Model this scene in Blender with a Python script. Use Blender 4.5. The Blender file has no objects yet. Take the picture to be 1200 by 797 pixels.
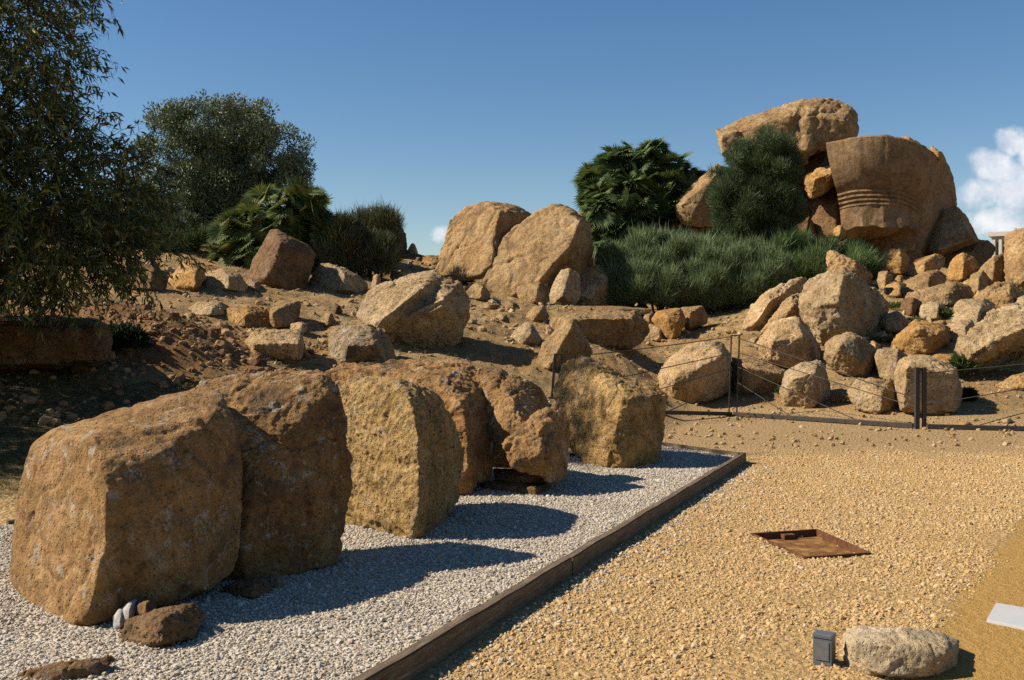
import bpy, bmesh, math, random
import numpy as np
from mathutils import Vector, Matrix, noise as mnoise

SC = bpy.context.scene
COL = SC.collection
rad = math.radians

# ------------------------------------------------------------------ camera
F = 1230.0                       # focal length in pixels of the 1200 px wide photograph
PITCH = math.atan(13.5 / F)
EYE = 1.6
cam_d = bpy.data.cameras.new('camera')
cam_d.sensor_width = 36.0
cam_d.lens = 36.0 * F / 1200.0
cam_d.clip_end = 3000
cam = bpy.data.objects.new('camera', cam_d)
cam.location = (0, 0, EYE)
cam.rotation_euler = (math.pi / 2 - PITCH, 0, 0)
COL.objects.link(cam)
SC.camera = cam

# ------------------------------------------------------------------ light
ELEV = 41.0
TO_SUN = Vector((-1.0, -0.02, 0)).normalized() * math.cos(rad(ELEV)) + Vector((0, 0, math.sin(rad(ELEV))))
sun_d = bpy.data.lights.new('sun', 'SUN')
sun_d.energy = 5.0
sun_d.angle = rad(0.53)
sun_d.color = (1.0, 0.90, 0.76)
sun = bpy.data.objects.new('sun', sun_d)
sun.rotation_euler = TO_SUN.to_track_quat('Z', 'Y').to_euler()
COL.objects.link(sun)
SC.view_settings.view_transform = 'Standard'
SC.view_settings.look = 'None'
SC.view_settings.exposure = 0.78
SC.view_settings.gamma = 1.0
SC.cycles.use_denoising = False
SC.cycles.max_bounces = 5
SC.cycles.diffuse_bounces = 3
SC.cycles.transparent_max_bounces = 4

world = bpy.data.worlds.new('World')
SC.world = world
world.use_nodes = True


def build_world():
    nt = world.node_tree
    N, L = nt.nodes, nt.links
    N.clear()
    out = N.new('ShaderNodeOutputWorld')
    bg = N.new('ShaderNodeBackground')
    bg.inputs['Strength'].default_value = 0.06
    sky = N.new('ShaderNodeTexSky')
    sky.sky_type = 'NISHITA'
    sky.sun_disc = False
    sky.sun_elevation = rad(ELEV)
    sky.sun_rotation = math.atan2(TO_SUN.x, TO_SUN.y)
    sky.altitude = 200
    sky.air_density = 1.0
    sky.dust_density = 0.15
    sky.ozone_density = 1.2
    # clouds low over the horizon, by direction
    tc = N.new('ShaderNodeTexCoord')
    sep = N.new('ShaderNodeSeparateXYZ')
    L.new(tc.outputs['Generated'], sep.inputs[0])

    def m(op, a, b=None, c=None):
        n = N.new('ShaderNodeMath')
        n.operation = op
        for i, v in enumerate((a, b, c)):
            if v is None:
                continue
            if isinstance(v, (int, float)):
                n.inputs[i].default_value = v
            else:
                L.new(v, n.inputs[i])
        return n.outputs[0]
    yy = m('MAXIMUM', sep.outputs['Y'], 0.05)
    u = m('DIVIDE', sep.outputs['X'], yy)
    v = m('DIVIDE', sep.outputs['Z'], yy)
    comb = N.new('ShaderNodeCombineXYZ')
    L.new(u, comb.inputs[0])
    L.new(v, comb.inputs[1])
    nz = N.new('ShaderNodeTexNoise')
    nz.inputs['Scale'].default_value = 22
    nz.inputs['Detail'].default_value = 7
    nz.inputs['Roughness'].default_value = 0.58
    L.new(comb.outputs[0], nz.inputs['Vector'])
    nz2 = N.new('ShaderNodeTexNoise')
    nz2.inputs['Scale'].default_value = 62
    nz2.inputs['Detail'].default_value = 6
    L.new(comb.outputs[0], nz2.inputs['Vector'])

    def blob(px, py, rx, ry, w=1.0):
        cu, cv = (px - 600) / F, (385 - py) / F
        a = m('MULTIPLY', m('SUBTRACT', u, cu), F / rx)
        b = m('MULTIPLY', m('SUBTRACT', v, cv), F / ry)
        d = m('ADD', m('MULTIPLY', a, a), m('MULTIPLY', b, b))
        return m('MULTIPLY', m('SUBTRACT', 1.0, d), w)
    blobs = [blob(1186, 165, 26, 24), blob(1162, 196, 34, 26), blob(1145, 228, 40, 26), blob(1188, 222, 40, 44),
             blob(1212, 185, 28, 32), blob(1178, 258, 66, 24), blob(1235, 235, 50, 50), blob(517, 274, 18, 13, 0.75),
             blob(1320, 215, 90, 60), blob(1420, 250, 110, 40), blob(-260, 270, 90, 35, 0.8)]
    d = blobs[0]
    for b in blobs[1:]:
        d = m('MAXIMUM', d, b)
    d = m('ADD', d, m('MULTIPLY', m('SUBTRACT', nz.outputs['Fac'], 0.5), 1.9))
    d = m('ADD', d, m('MULTIPLY', m('SUBTRACT', nz2.outputs['Fac'], 0.5), 0.9))
    mr = N.new('ShaderNodeMapRange')
    mr.interpolation_type = 'SMOOTHSTEP'
    mr.inputs['From Min'].default_value = 0.05
    mr.inputs['From Max'].default_value = 0.95
    L.new(d, mr.inputs['Value'])
    fac = m('MULTIPLY', mr.outputs[0], m('GREATER_THAN', sep.outputs['Y'], 0.06))
    fac = m('MULTIPLY', fac, 0.92)
    # billows: noise sampled a little towards the sun and away from it gives each puff a bright and a dim side
    off = N.new('ShaderNodeVectorMath')
    off.operation = 'ADD'
    off.inputs[1].default_value = (-0.012, 0.012, 0)
    L.new(comb.outputs[0], off.inputs[0])
    nz3 = N.new('ShaderNodeTexNoise')
    nz3.inputs['Scale'].default_value = 22
    nz3.inputs['Detail'].default_value = 7
    nz3.inputs['Roughness'].default_value = 0.58
    L.new(off.outputs[0], nz3.inputs['Vector'])
    sh = m('ADD', 0.62, m('MULTIPLY', m('SUBTRACT', nz.outputs['Fac'], nz3.outputs['Fac']), 2.4))
    cr = N.new('ShaderNodeMix')
    cr.data_type = 'RGBA'
    cr.inputs['A'].default_value = (4.8, 5.6, 7.2, 1)
    cr.inputs['B'].default_value = (9.6, 9.6, 9.7, 1)
    L.new(sh, cr.inputs['Factor'])
    hs = N.new('ShaderNodeHueSaturation')
    hs.inputs['Saturation'].default_value = 1.28
    hs.inputs['Hue'].default_value = 0.503
    L.new(sky.outputs[0], hs.inputs['Color'])
    mix = N.new('ShaderNodeMix')
    mix.data_type = 'RGBA'
    L.new(fac, mix.inputs['Factor'])
    L.new(hs.outputs[0], mix.inputs['A'])
    L.new(cr.outputs['Result'], mix.inputs['B'])
    L.new(mix.outputs['Result'], bg.inputs['Color'])
    L.new(bg.outputs[0], out.inputs['Surface'])


build_world()

# ------------------------------------------------------------------ numeric helpers
RNG = np.random.default_rng(7)


def smooth01(a, b, x):
    t = np.clip((np.asarray(x, float) - a) / (b - a), 0, 1)
    return t * t * (3 - 2 * t)


def _hash(ix, iy, iz):
    h = (ix * 374761393 + iy * 668265263 + iz * 1274126177) & 0xFFFFFFFF
    h = ((h ^ (h >> 13)) * 1274126177) & 0xFFFFFFFF
    return (h ^ (h >> 16)) & 0xFFFFFFFF


def gnoise(P):
    """gradient noise, about -0.7..0.7, for an (n,3) array"""
    P = np.asarray(P, float)
    I = np.floor(P).astype(np.int64)
    fr = P - I
    w = fr * fr * fr * (fr * (fr * 6 - 15) + 10)
    r = np.zeros(len(P))
    for dx in (0, 1):
        wx = w[:, 0] if dx else 1 - w[:, 0]
        for dy in (0, 1):
            wy = w[:, 1] if dy else 1 - w[:, 1]
            for dz in (0, 1):
                wz = w[:, 2] if dz else 1 - w[:, 2]
                h = _hash(I[:, 0] + dx, I[:, 1] + dy, I[:, 2] + dz)
                gx = ((h & 1023) / 511.5) - 1
                gy = (((h >> 10) & 1023) / 511.5) - 1
                gz = (((h >> 20) & 1023) / 511.5) - 1
                r += wx * wy * wz * (gx * (fr[:, 0] - dx) + gy * (fr[:, 1] - dy) + gz * (fr[:, 2] - dz))
    return r


def fbm(P, octv=4, gain=0.5):
    P = np.asarray(P, float)
    a, s, r = 1.0, 1.0, np.zeros(len(P))
    for k in range(octv):
        r += a * gnoise(P * s + 17.3 * k)
        a *= gain
        s *= 2.03
    return r


def cellpits(P):
    """distance to the nearest jittered cell point"""
    I = np.floor(P).astype(np.int64)
    best = np.full(len(P), 9.0)
    for dx in (-1, 0, 1):
        for dy in (-1, 0, 1):
            for dz in (-1, 0, 1):
                h = _hash(I[:, 0] + dx, I[:, 1] + dy, I[:, 2] + dz)
                c = np.stack([I[:, 0] + dx + (h & 1023) / 1023, I[:, 1] + dy + ((h >> 10) & 1023) / 1023, I[:, 2] + dz + ((h >> 20) & 1023) / 1023], 1)
                best = np.minimum(best, ((P - c) ** 2).sum(1))
    return np.sqrt(best)


def cellval(P):
    """a random value of the nearest jittered cell point"""
    I = np.floor(P).astype(np.int64)
    best = np.full(len(P), 9.0)
    val = np.zeros(len(P))
    for dx in (-1, 0, 1):
        for dy in (-1, 0, 1):
            for dz in (-1, 0, 1):
                h = _hash(I[:, 0] + dx, I[:, 1] + dy, I[:, 2] + dz)
                c = np.stack([I[:, 0] + dx + (h & 1023) / 1023, I[:, 1] + dy + ((h >> 10) & 1023) / 1023, I[:, 2] + dz + ((h >> 20) & 1023) / 1023], 1)
                d = ((P - c) ** 2).sum(1)
                k = d < best
                best = np.where(k, d, best)
                val = np.where(k, ((h >> 5) & 4095) / 4095.0, val)
    return val


# ------------------------------------------------------------------ the lie of the land
YS_X = [-40, -12, -7, -4, 1.9, 2.3, 3.4, 5, 6.5, 8, 40]
YS_Y = [0, 2.2, 6.0, 9.2, 14.6, 15.6, 19.6, 18.6, 17.4, 16.9, 16.5]
HD = [-5, 0, 1.5, 5, 11, 17, 24, 31, 40, 60, 120, 400]
HZ = [0, 0, 0.16, 0.75, 1.75, 2.45, 3.25, 4.3, 4.7, 4.2, 1.5, -6]


def terrain(X, Y):
    X = np.asarray(X, float)
    Y = np.asarray(Y, float)
    ys = sum(np.interp(X + o, YS_X, YS_Y) for o in (-0.4, 0, 0.4)) / 3
    d = Y - ys
    z = sum(np.interp(d + o, HD, HZ) for o in (-0.6, 0, 0.6)) / 3 - np.interp(0.6, HD, HZ) / 3 * smooth01(-1.2, 0, -d)
    z = np.maximum(z, 0) * (d < 100) + z * (d >= 100)
    k = 1 + 0.38 * smooth01(6, 10, X) * smooth01(2, 14, d)
    z = z * k
    z = z - 1.3 * smooth01(15.5, 18, X) * smooth01(19, 26, d)
    # earth bank on the left, hollow in front of it
    z = z + 0.55 * np.exp(-(((X + 5.3) / 1.0) ** 2 + ((Y - 15.8) / 0.9) ** 2)) + 0.35 * np.exp(-(((X + 6.4) / 0.9) ** 2 + ((Y - 17.0) / 1.0) ** 2))
    n = np.stack([X.ravel(), Y.ravel(), 0 * X.ravel()], 1)
    hill = smooth01(0.3, 5, d).ravel()
    rough = (0.18 * fbm(n * 0.45, 3) + 0.085 * fbm(n * 1.5, 3) + 0.05 * fbm(n * 4.5, 2)) * hill + 0.012 * fbm(n * 1.3, 2) * smooth01(14, 12, Y).ravel()
    return z + rough.reshape(X.shape)


def tz(x, y):
    return float(terrain(np.array([x]), np.array([y]))[0])


def ray(px, py):
    u, v = (px - 600) / F, (398.5 - py) / F
    return Vector((u, math.cos(PITCH) + v * math.sin(PITCH), -math.sin(PITCH) + v * math.cos(PITCH)))


def at(px, py, Y):
    d = ray(px, py)
    return Vector((0, 0, EYE)) + d * (Y / d.y)


def depth_plane(px, py, z=0.0):
    d = ray(px, py)
    return (z - EYE) / d.z * d.y


def ground(px, py):
    """depth at which the sight line of a pixel meets the land"""
    d = ray(px, py)
    ys = np.concatenate([np.arange(3.5, 60, 0.04)])
    X = d.x / d.y * ys
    Z = EYE + d.z / d.y * ys
    t = terrain(X, ys)
    k = np.nonzero(Z <= t)[0]
    return float(ys[k[0]]) if len(k) else 46.0


# ------------------------------------------------------------------ object helpers
def link(o):
    COL.objects.link(o)
    return o


def mesh_np(name, V, faces_flat, loop_tot, smooth=False):
    me = bpy.data.meshes.new(name)
    V = np.ascontiguousarray(V, np.float32)
    faces_flat = np.ascontiguousarray(faces_flat, np.int32)
    loop_tot = np.ascontiguousarray(loop_tot, np.int32)
    me.vertices.add(len(V))
    me.vertices.foreach_set('co', V.ravel())
    me.loops.add(len(faces_flat))
    me.loops.foreach_set('vertex_index', faces_flat)
    me.polygons.add(len(loop_tot))
    st = np.zeros(len(loop_tot), np.int32)
    st[1:] = np.cumsum(loop_tot)[:-1]
    me.polygons.foreach_set('loop_start', st)
    me.polygons.foreach_set('loop_total', loop_tot)
    if smooth:
        me.polygons.foreach_set('use_smooth', np.ones(len(loop_tot), bool))
    me.update(calc_edges=True)
    me.validate()
    return me


def tag(o, label=None, cat=None, group=None, kind=None):
    if label:
        o['label'] = label
    if cat:
        o['category'] = cat
    if group:
        o['group'] = group
    if kind:
        o['kind'] = kind
    return o


def empty(name, loc, label, cat, group=None):
    o = link(bpy.data.objects.new(name, None))
    o.location = loc
    o.empty_display_size = 0.2
    return tag(o, label, cat, group)


def obj(name, me, mat, parent=None, smooth=False):
    """link a mesh (data in world space) as one object; origin moved to the parent's or kept"""
    if isinstance(me, bmesh.types.BMesh):
        bm = me
        me = bpy.data.meshes.new(name)
        bm.to_mesh(me)
        bm.free()
    if smooth:
        me.polygons.foreach_set('use_smooth', np.ones(len(me.polygons), bool))
    o = link(bpy.data.objects.new(name, me))
    if mat:
        me.materials.append(mat)
    if parent:
        o.parent = parent
        me.transform(Matrix.Translation(-parent.location))
    return o


def recenter(o):
    """origin to the middle of the thing's base"""
    me = o.data
    n = len(me.vertices)
    V = np.empty(n * 3, np.float32)
    me.vertices.foreach_get('co', V)
    V = V.reshape(-1, 3)
    c = Vector(((V[:, 0].min() + V[:, 0].max()) / 2, (V[:, 1].min() + V[:, 1].max()) / 2, V[:, 2].min()))
    me.transform(Matrix.Translation(-c))
    o.location = c
    return o


def box_bm(bm, p0, p1, bevel=0.0):
    r = bmesh.ops.create_cube(bm, size=1.0)
    vs = r['verts']
    for v in vs:
        v.co = Vector([p0[i] + (v.co[i] + 0.5) * (p1[i] - p0[i]) for i in range(3)])
    if bevel:
        es = list({e for v in vs for e in v.link_edges})
        bmesh.ops.bevel(bm, geom=es, offset=bevel, segments=2, affect='EDGES', profile=0.6)
    return vs


def beam_bm(bm, a, b, w, h, bevel=0.0, up=Vector((0, 0, 1))):
    """a bar from a to b, w wide across, h deep along up"""
    a, b = Vector(a), Vector(b)
    x = (b - a).normalized()
    y = up.cross(x).normalized()
    z = x.cross(y)
    t = bmesh.new()
    box_bm(t, (0, -w / 2, -h / 2), ((b - a).length, w / 2, h / 2), bevel)
    M = Matrix(((x.x, y.x, z.x, a.x), (x.y, y.y, z.y, a.y), (x.z, y.z, z.z, a.z), (0, 0, 0, 1)))
    t.transform(M)
    me = bpy.data.meshes.new('tmp')
    t.to_mesh(me)
    t.free()
    bm.from_mesh(me)
    bpy.data.meshes.remove(me)


def tube_np(pts, radii, seg=8):
    """verts and quads of a tapered tube through pts"""
    pts = [Vector(p) for p in pts]
    V, Q = [], []
    for i, p in enumerate(pts):
        t = (pts[min(i + 1, len(pts) - 1)] - pts[max(i - 1, 0)]).normalized()
        a = t.orthogonal().normalized() if i == 0 else (a - t * a.dot(t)).normalized()
        b = t.cross(a)
        for k in range(seg):
            an = 2 * math.pi * k / seg
            V.append(p + (a * math.cos(an) + b * math.sin(an)) * radii[i])
    for i in range(len(pts) - 1):
        for k in range(seg):
            Q.append((i * seg + k, i * seg + (k + 1) % seg, (i + 1) * seg + (k + 1) % seg, (i + 1) * seg + k))
    return V, Q


def tubes_mesh(name, tubes, seg=7):
    V, Q = [], []
    for pts, rr in tubes:
        v, q = tube_np(pts, rr, seg)
        o = len(V)
        V += v
        Q += [tuple(i + o for i in f) for f in q]
    return mesh_np(name, np.array([tuple(v) for v in V]), np.array(Q).ravel(), np.full(len(Q), 4), True)


# ------------------------------------------------------------------ materials
ALBEDO = 0.70                    # one scale for all surface colours, set together with the exposure


class NT:
    def __init__(self, name, rough=0.9, spec=0.2):
        self.m = bpy.data.materials.new(name)
        self.m.use_nodes = True
        self.nt = self.m.node_tree
        self.N, self.L = self.nt.nodes, self.nt.links
        self.b = self.N['Principled BSDF']
        self.b.inputs['Roughness'].default_value = rough
        self.b.inputs['Specular IOR Level'].default_value = spec

    def tc(self, out='Object', scale=None):
        n = self.N.new('ShaderNodeTexCoord')
        o = n.outputs[out]
        if scale:
            mp = self.N.new('ShaderNodeMapping')
            mp.inputs['Scale'].default_value = scale
            self.L.new(o, mp.inputs['Vector'])
            o = mp.outputs[0]
        return o

    def pos(self):
        return self.N.new('ShaderNodeNewGeometry').outputs['Position']

    def noise(self, vec, scale, detail=5, rough=0.55, dist=0.0):
        n = self.N.new('ShaderNodeTexNoise')
        n.inputs['Scale'].default_value = scale
        n.inputs['Detail'].default_value = detail
        n.inputs['Roughness'].default_value = rough
        n.inputs['Distortion'].default_value = dist
        if vec is not None:
            self.L.new(vec, n.inputs['Vector'])
        return n.outputs['Fac']

    def vor(self, vec, scale, feature='F1', out='Distance'):
        n = self.N.new('ShaderNodeTexVoronoi')
        n.feature = feature
        n.inputs['Scale'].default_value = scale
        self.L.new(vec, n.inputs['Vector'])
        return n.outputs[out]

    def ramp(self, fac, stops):
        n = self.N.new('ShaderNodeValToRGB')
        el = n.color_ramp.elements
        while len(el) < len(stops):
            el.new(0.5)
        for e, (p, c) in zip(el, stops):
            e.position = p
            e.color = (c, c, c, 1) if isinstance(c, (int, float)) else (*c, 1)
        self.L.new(fac, n.inputs[0])
        return n.outputs[0]

    def math(self, op, a, b=None, c=None):
        n = self.N.new('ShaderNodeMath')
        n.operation = op
        for i, v in enumerate((a, b, c)):
            if v is None:
                continue
            if isinstance(v, (int, float)):
                n.inputs[i].default_value = v
            else:
                self.L.new(v, n.inputs[i])
        return n.outputs[0]

    def mix(self, fac, a, b, mode='MIX'):
        n = self.N.new('ShaderNodeMix')
        n.data_type = 'RGBA'
        n.blend_type = mode
        for key, v in (('Factor', fac), ('A', a), ('B', b)):
            s = n.inputs[key]
            if isinstance(v, (int, float)):
                s.default_value = v if key == 'Factor' else (v, v, v, 1)
            elif isinstance(v, tuple):
                s.default_value = (*v, 1)
            else:
                self.L.new(v, s)
        return n.outputs['Result']

    def sep(self, vec):
        n = self.N.new('ShaderNodeSeparateXYZ')
        self.L.new(vec, n.inputs[0])
        return n.outputs

    def step(self, x, a, b):
        n = self.N.new('ShaderNodeMapRange')
        n.interpolation_type = 'SMOOTHSTEP'
        n.inputs['From Min'].default_value = a
        n.inputs['From Max'].default_value = b
        self.L.new(x, n.inputs['Value'])
        return n.outputs[0]

    def color(self, c):
        k = ALBEDO
        if isinstance(c, tuple):
            c = tuple(k * x for x in c)
            self.b.inputs['Base Color'].default_value = (*c, 1)
        else:
            self.L.new(self.mix(1.0, c, (k, k, k), 'MULTIPLY'), self.b.inputs['Base Color'])

    def bump(self, h, strength=0.6, dist=0.02, prev=None):
        n = self.N.new('ShaderNodeBump')
        n.inputs['Strength'].default_value = strength
        n.inputs['Distance'].default_value = dist
        self.L.new(h, n.inputs['Height'])
        if prev is not None:
            self.L.new(prev, n.inputs['Normal'])
        self.L.new(n.outputs[0], self.b.inputs['Normal'])
        return n.outputs[0]

    def rand(self):
        return self.N.new('ShaderNodeObjectInfo').outputs['Random']

    def island(self):
        return self.N.new('ShaderNodeNewGeometry').outputs['Random Per Island']


def rock_mat(name, c1, c2, c3, lichen=0.35, dark=0.35, px=1.0, bump=1.0, pits=0.5):
    t = NT(name, 0.92, 0.15)
    v = t.tc('Object')
    r = t.rand()
    ad = t.N.new('ShaderNodeVectorMath')
    ad.operation = 'ADD'
    cb = t.N.new('ShaderNodeCombineXYZ')
    t.L.new(t.math('MULTIPLY', r, 37.0), cb.inputs[0])
    t.L.new(t.math('MULTIPLY', r, 91.0), cb.inputs[1])
    t.L.new(v, ad.inputs[0])
    t.L.new(cb.outputs[0], ad.inputs[1])
    v = ad.outputs[0]
    n1 = t.noise(v, 1.5 / px, 5, 0.6, 0.6)
    n2 = t.noise(v, 8 / px, 8, 0.65)
    n3 = t.noise(v, 34 / px, 6, 0.7)
    base = t.ramp(n1, [(0.32, c1), (0.5, c2), (0.68, c3)])
    base = t.mix(0.75, base, t.ramp(n2, [(0.3, 0.45), (0.5, 1.0), (0.7, 1.35)]), 'MULTIPLY')
    base = t.mix(0.75, base, t.ramp(n3, [(0.28, 0.4), (0.48, 1.0), (0.68, 1.4)]), 'MULTIPLY')
    # one stone is a little redder or paler than the next
    base = t.mix(1.0, base, t.ramp(r, [(0.0, (0.86, 0.84, 0.82)), (0.5, (1.0, 1.0, 1.0)), (1.0, (1.1, 1.04, 0.98))]), 'MULTIPLY')
    # crusts of dark and of pale lichen
    dk = t.step(t.math('ADD', t.noise(v, 2.3 / px, 6, 0.62), t.math('MULTIPLY', t.math('SUBTRACT', n3, 0.5), 0.35)), 0.53, 0.66)
    base = t.mix(t.math('MULTIPLY', dk, dark), base, (0.085, 0.066, 0.045))
    li = t.step(t.math('ADD', t.noise(v, 5.5 / px, 7, 0.7, 0.4), t.math('MULTIPLY', t.math('SUBTRACT', t.noise(v, 55 / px, 3), 0.5), 0.3)), 0.56, 0.66)
    base = t.mix(t.math('MULTIPLY', li, lichen), base, (0.46, 0.41, 0.33))
    spots = t.step(t.vor(v, 13 / px), 0.26, 0.14)
    sel = t.step(t.noise(v, 3.1 / px, 3), 0.48, 0.6)
    base = t.mix(t.math('MULTIPLY', t.math('MULTIPLY', spots, sel), lichen * 0.8), base, (0.5, 0.43, 0.32))
    pit = t.step(t.vor(v, 30 / px), 0.05, 0.30)
    hole = t.math('MULTIPLY', t.step(t.vor(v, 17 / px), 0.24, 0.10), t.step(t.noise(v, 2.6 / px, 4), 0.46, 0.6))
    base = t.mix(t.math('MULTIPLY', hole, min(1.0, pits)), base, (0.10, 0.06, 0.028))
    t.color(base)
    h = t.math('ADD', t.math('MULTIPLY', n2, 1.0), t.math('MULTIPLY', n3, 0.5))
    h = t.math('ADD', h, t.math('MULTIPLY', pit, pits))
    h = t.math('SUBTRACT', h, t.math('MULTIPLY', hole, pits))
    t.bump(h, min(1.0, 0.95 * bump), 0.05 * px)
    return t.m


M_ROCK = rock_mat('ochre_sandstone', (0.29, 0.17, 0.07), (0.41, 0.262, 0.118), (0.51, 0.345, 0.17), 0.3, 0.45, 1.4)
M_NEAR = rock_mat('weathered_sandstone', (0.225, 0.118, 0.044), (0.335, 0.19, 0.073), (0.43, 0.265, 0.118), 0.8, 0.62, 0.8, 0.9, 0.4)
M_NEARY = rock_mat('yellow_pitted_sandstone', (0.28, 0.175, 0.06), (0.40, 0.255, 0.095), (0.49, 0.33, 0.15), 0.55, 0.35, 0.8, 1.0, 0.9)
M_PALE = rock_mat('pale_sandstone', (0.38, 0.25, 0.12), (0.50, 0.35, 0.18), (0.59, 0.44, 0.255), 0.4, 0.3, 1.4)
M_ORANGE = rock_mat('orange_sandstone', (0.36, 0.19, 0.06), (0.48, 0.28, 0.095), (0.55, 0.36, 0.16), 0.2, 0.2, 1.4)
M_RED_SHADED = rock_mat('red_brown_shaded_sandstone', (0.15, 0.08, 0.035), (0.23, 0.13, 0.058), (0.30, 0.185, 0.09), 0.25, 0.35, 1.4)  # red-brown stone, darkened to hold the trees' shade on the tilted boulder
M_GREY = rock_mat('lichen_grey_sandstone', (0.28, 0.18, 0.09), (0.40, 0.28, 0.15), (0.48, 0.37, 0.23), 0.8, 0.75, 1.2)
M_CAP = rock_mat('smooth_carved_sandstone', (0.26, 0.155, 0.075), (0.325, 0.205, 0.10), (0.385, 0.255, 0.135), 0.25, 0.4, 1.3, 0.5, 0.3)
M_PALE_NEAR = rock_mat('pale_sandstone_close', (0.46, 0.33, 0.18), (0.58, 0.44, 0.26), (0.66, 0.53, 0.35), 0.3, 0.2, 0.6, 0.7, 0.5)
M_CHIP = rock_mat('grey_flint', (0.42, 0.40, 0.37), (0.54, 0.52, 0.49), (0.66, 0.64, 0.61), 0.1, 0.1, 0.3, 0.4, 0.1)


# ------------------------------------------------------------------ ground
BED_Z = 0.07
BED = [(2.79, 12.5), (1.95, 13.7), (-3.97, 8.13), (-7.2, 4.6), (-7.2, 0.2), (-2.39, 0.2)]


def in_poly(X, Y, poly, grow=0.0):
    X, Y = np.asarray(X), np.asarray(Y)
    ok = np.ones(X.shape, bool)
    n = len(poly)
    for i in range(n):
        x0, y0 = poly[i]
        x1, y1 = poly[(i + 1) % n]
        l = math.hypot(x1 - x0, y1 - y0)
        s = ((x1 - x0) * (Y - y0) - (y1 - y0) * (X - x0)) / l
        ok &= s > -grow
    return ok


MANHOLE = []


def manhole_corners():
    # the four corners of the sunken inspection cover, on the ground
    return [tuple((ray(px, py) * (depth_plane(px, py, 0.0) / ray(px, py).y)).xy) for px, py in ((880, 627), (944, 655), (1020, 650), (957, 622))]


MANHOLE[:] = manhole_corners()

def ground_material():
    t = NT('earth_and_gravel', 0.95, 0.1)
    p = t.pos()
    s = t.sep(p)
    X, Y = s['X'], s['Y']
    nA = t.noise(p, 0.7, 5, 0.6)
    nB = t.noise(p, 3.2, 6, 0.65)
    nC = t.noise(p, 17, 6, 0.7)
    nD = t.noise(p, 75, 4, 0.7)
    wob = t.math('MULTIPLY', t.math('SUBTRACT', nB, 0.5), 1.0)
    # hillside: ochre earth with dry straw-coloured and grey-green thin grass
    earth = t.ramp(nA, [(0.3, (0.29, 0.16, 0.062)), (0.5, (0.41, 0.25, 0.105)), (0.7, (0.48, 0.32, 0.155))])
    grass = t.mix(nC, (0.19, 0.15, 0.068), (0.34, 0.265, 0.135))
    hill = t.mix(t.math('MULTIPLY', t.step(nB, 0.46, 0.6), 0.6), earth, grass)
    # reddish bank on the left
    bx = t.math('ADD', t.math('POWER', t.math('MULTIPLY', t.math('ADD', X, 5.6), 0.55), 2.0), t.math('POWER', t.math('MULTIPLY', t.math('SUBTRACT', Y, 16.2), 0.5), 2.0))
    red = t.step(t.math('ADD', bx, wob), 1.4, 0.5)
    hill = t.mix(t.math('MULTIPLY', red, 0.75), hill, t.mix(nC, (0.17, 0.075, 0.028), (0.30, 0.15, 0.06)))
    # thin dark turf below it
    tx = t.math('ADD', X, t.math('MULTIPLY', wob, 1.2))
    turf = t.math('MULTIPLY', t.step(tx, -3.2, -4.2), t.step(t.math('ADD', Y, wob), 14.6, 13.2))
    hill = t.mix(turf, hill, t.mix(t.step(nC, 0.4, 0.62), (0.14, 0.09, 0.042), (0.23, 0.18, 0.065)))
    # trodden pale earth in front of the fence, tan gravel, sandy path
    trod = t.mix(nB, (0.40, 0.26, 0.12), (0.52, 0.355, 0.175))
    grav = t.mix(t.step(nC, 0.35, 0.65), (0.52, 0.33, 0.13), (0.62, 0.415, 0.19))
    sandp = t.step(t.math('ADD', nA, t.math('MULTIPLY', wob, 0.15)), 0.56, 0.64)
    sand = t.mix(nC, (0.52, 0.30, 0.085), (0.60, 0.37, 0.125))
    grav = t.mix(t.math('MULTIPLY', sandp, 0.8), grav, sand)
    edge = t.math('SUBTRACT', X, t.math('ADD', 2.05, t.math('MULTIPLY', t.math('SUBTRACT', Y, 5.3), 0.63)))
    path = t.step(t.math('ADD', edge, t.math('MULTIPLY', wob, 0.5)), -0.06, 0.12)
    near = t.mix(path, grav, t.mix(nB, (0.48, 0.28, 0.075), (0.58, 0.355, 0.115)))
    far = t.step(t.math('ADD', Y, t.math('MULTIPLY', wob, 2.0)), 12.4, 14.4)
    flat = t.mix(far, near, trod)
    up = t.step(t.math('ADD', s['Z'], t.math('MULTIPLY', wob, 0.12)), 0.05, 0.22)
    c = t.mix(up, flat, hill)
    c = t.mix(0.8, c, t.ramp(nD, [(0.3, 0.7), (0.5, 1.0), (0.7, 1.25)]), 'MULTIPLY')
    c = t.mix(0.6, c, t.ramp(nC, [(0.3, 0.72), (0.5, 1.0), (0.7, 1.2)]), 'MULTIPLY')
    t.color(c)
    peb = t.vor(p, 26)
    h = t.math('ADD', t.math('MULTIPLY', t.math('SUBTRACT', 1.0, peb), t.math('SUBTRACT', 1.0, t.math('MAXIMUM', t.math('MULTIPLY', path, 0.9), up))), t.math('MULTIPLY', nC, 1.6))
    h = t.math('ADD', h, t.math('MULTIPLY', t.math('MULTIPLY', nB, up), 2.5))
    h = t.math('ADD', h, t.math('MULTIPLY', nD, 0.5))
    t.bump(h, 0.8, 0.03)
    return t.m


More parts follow.
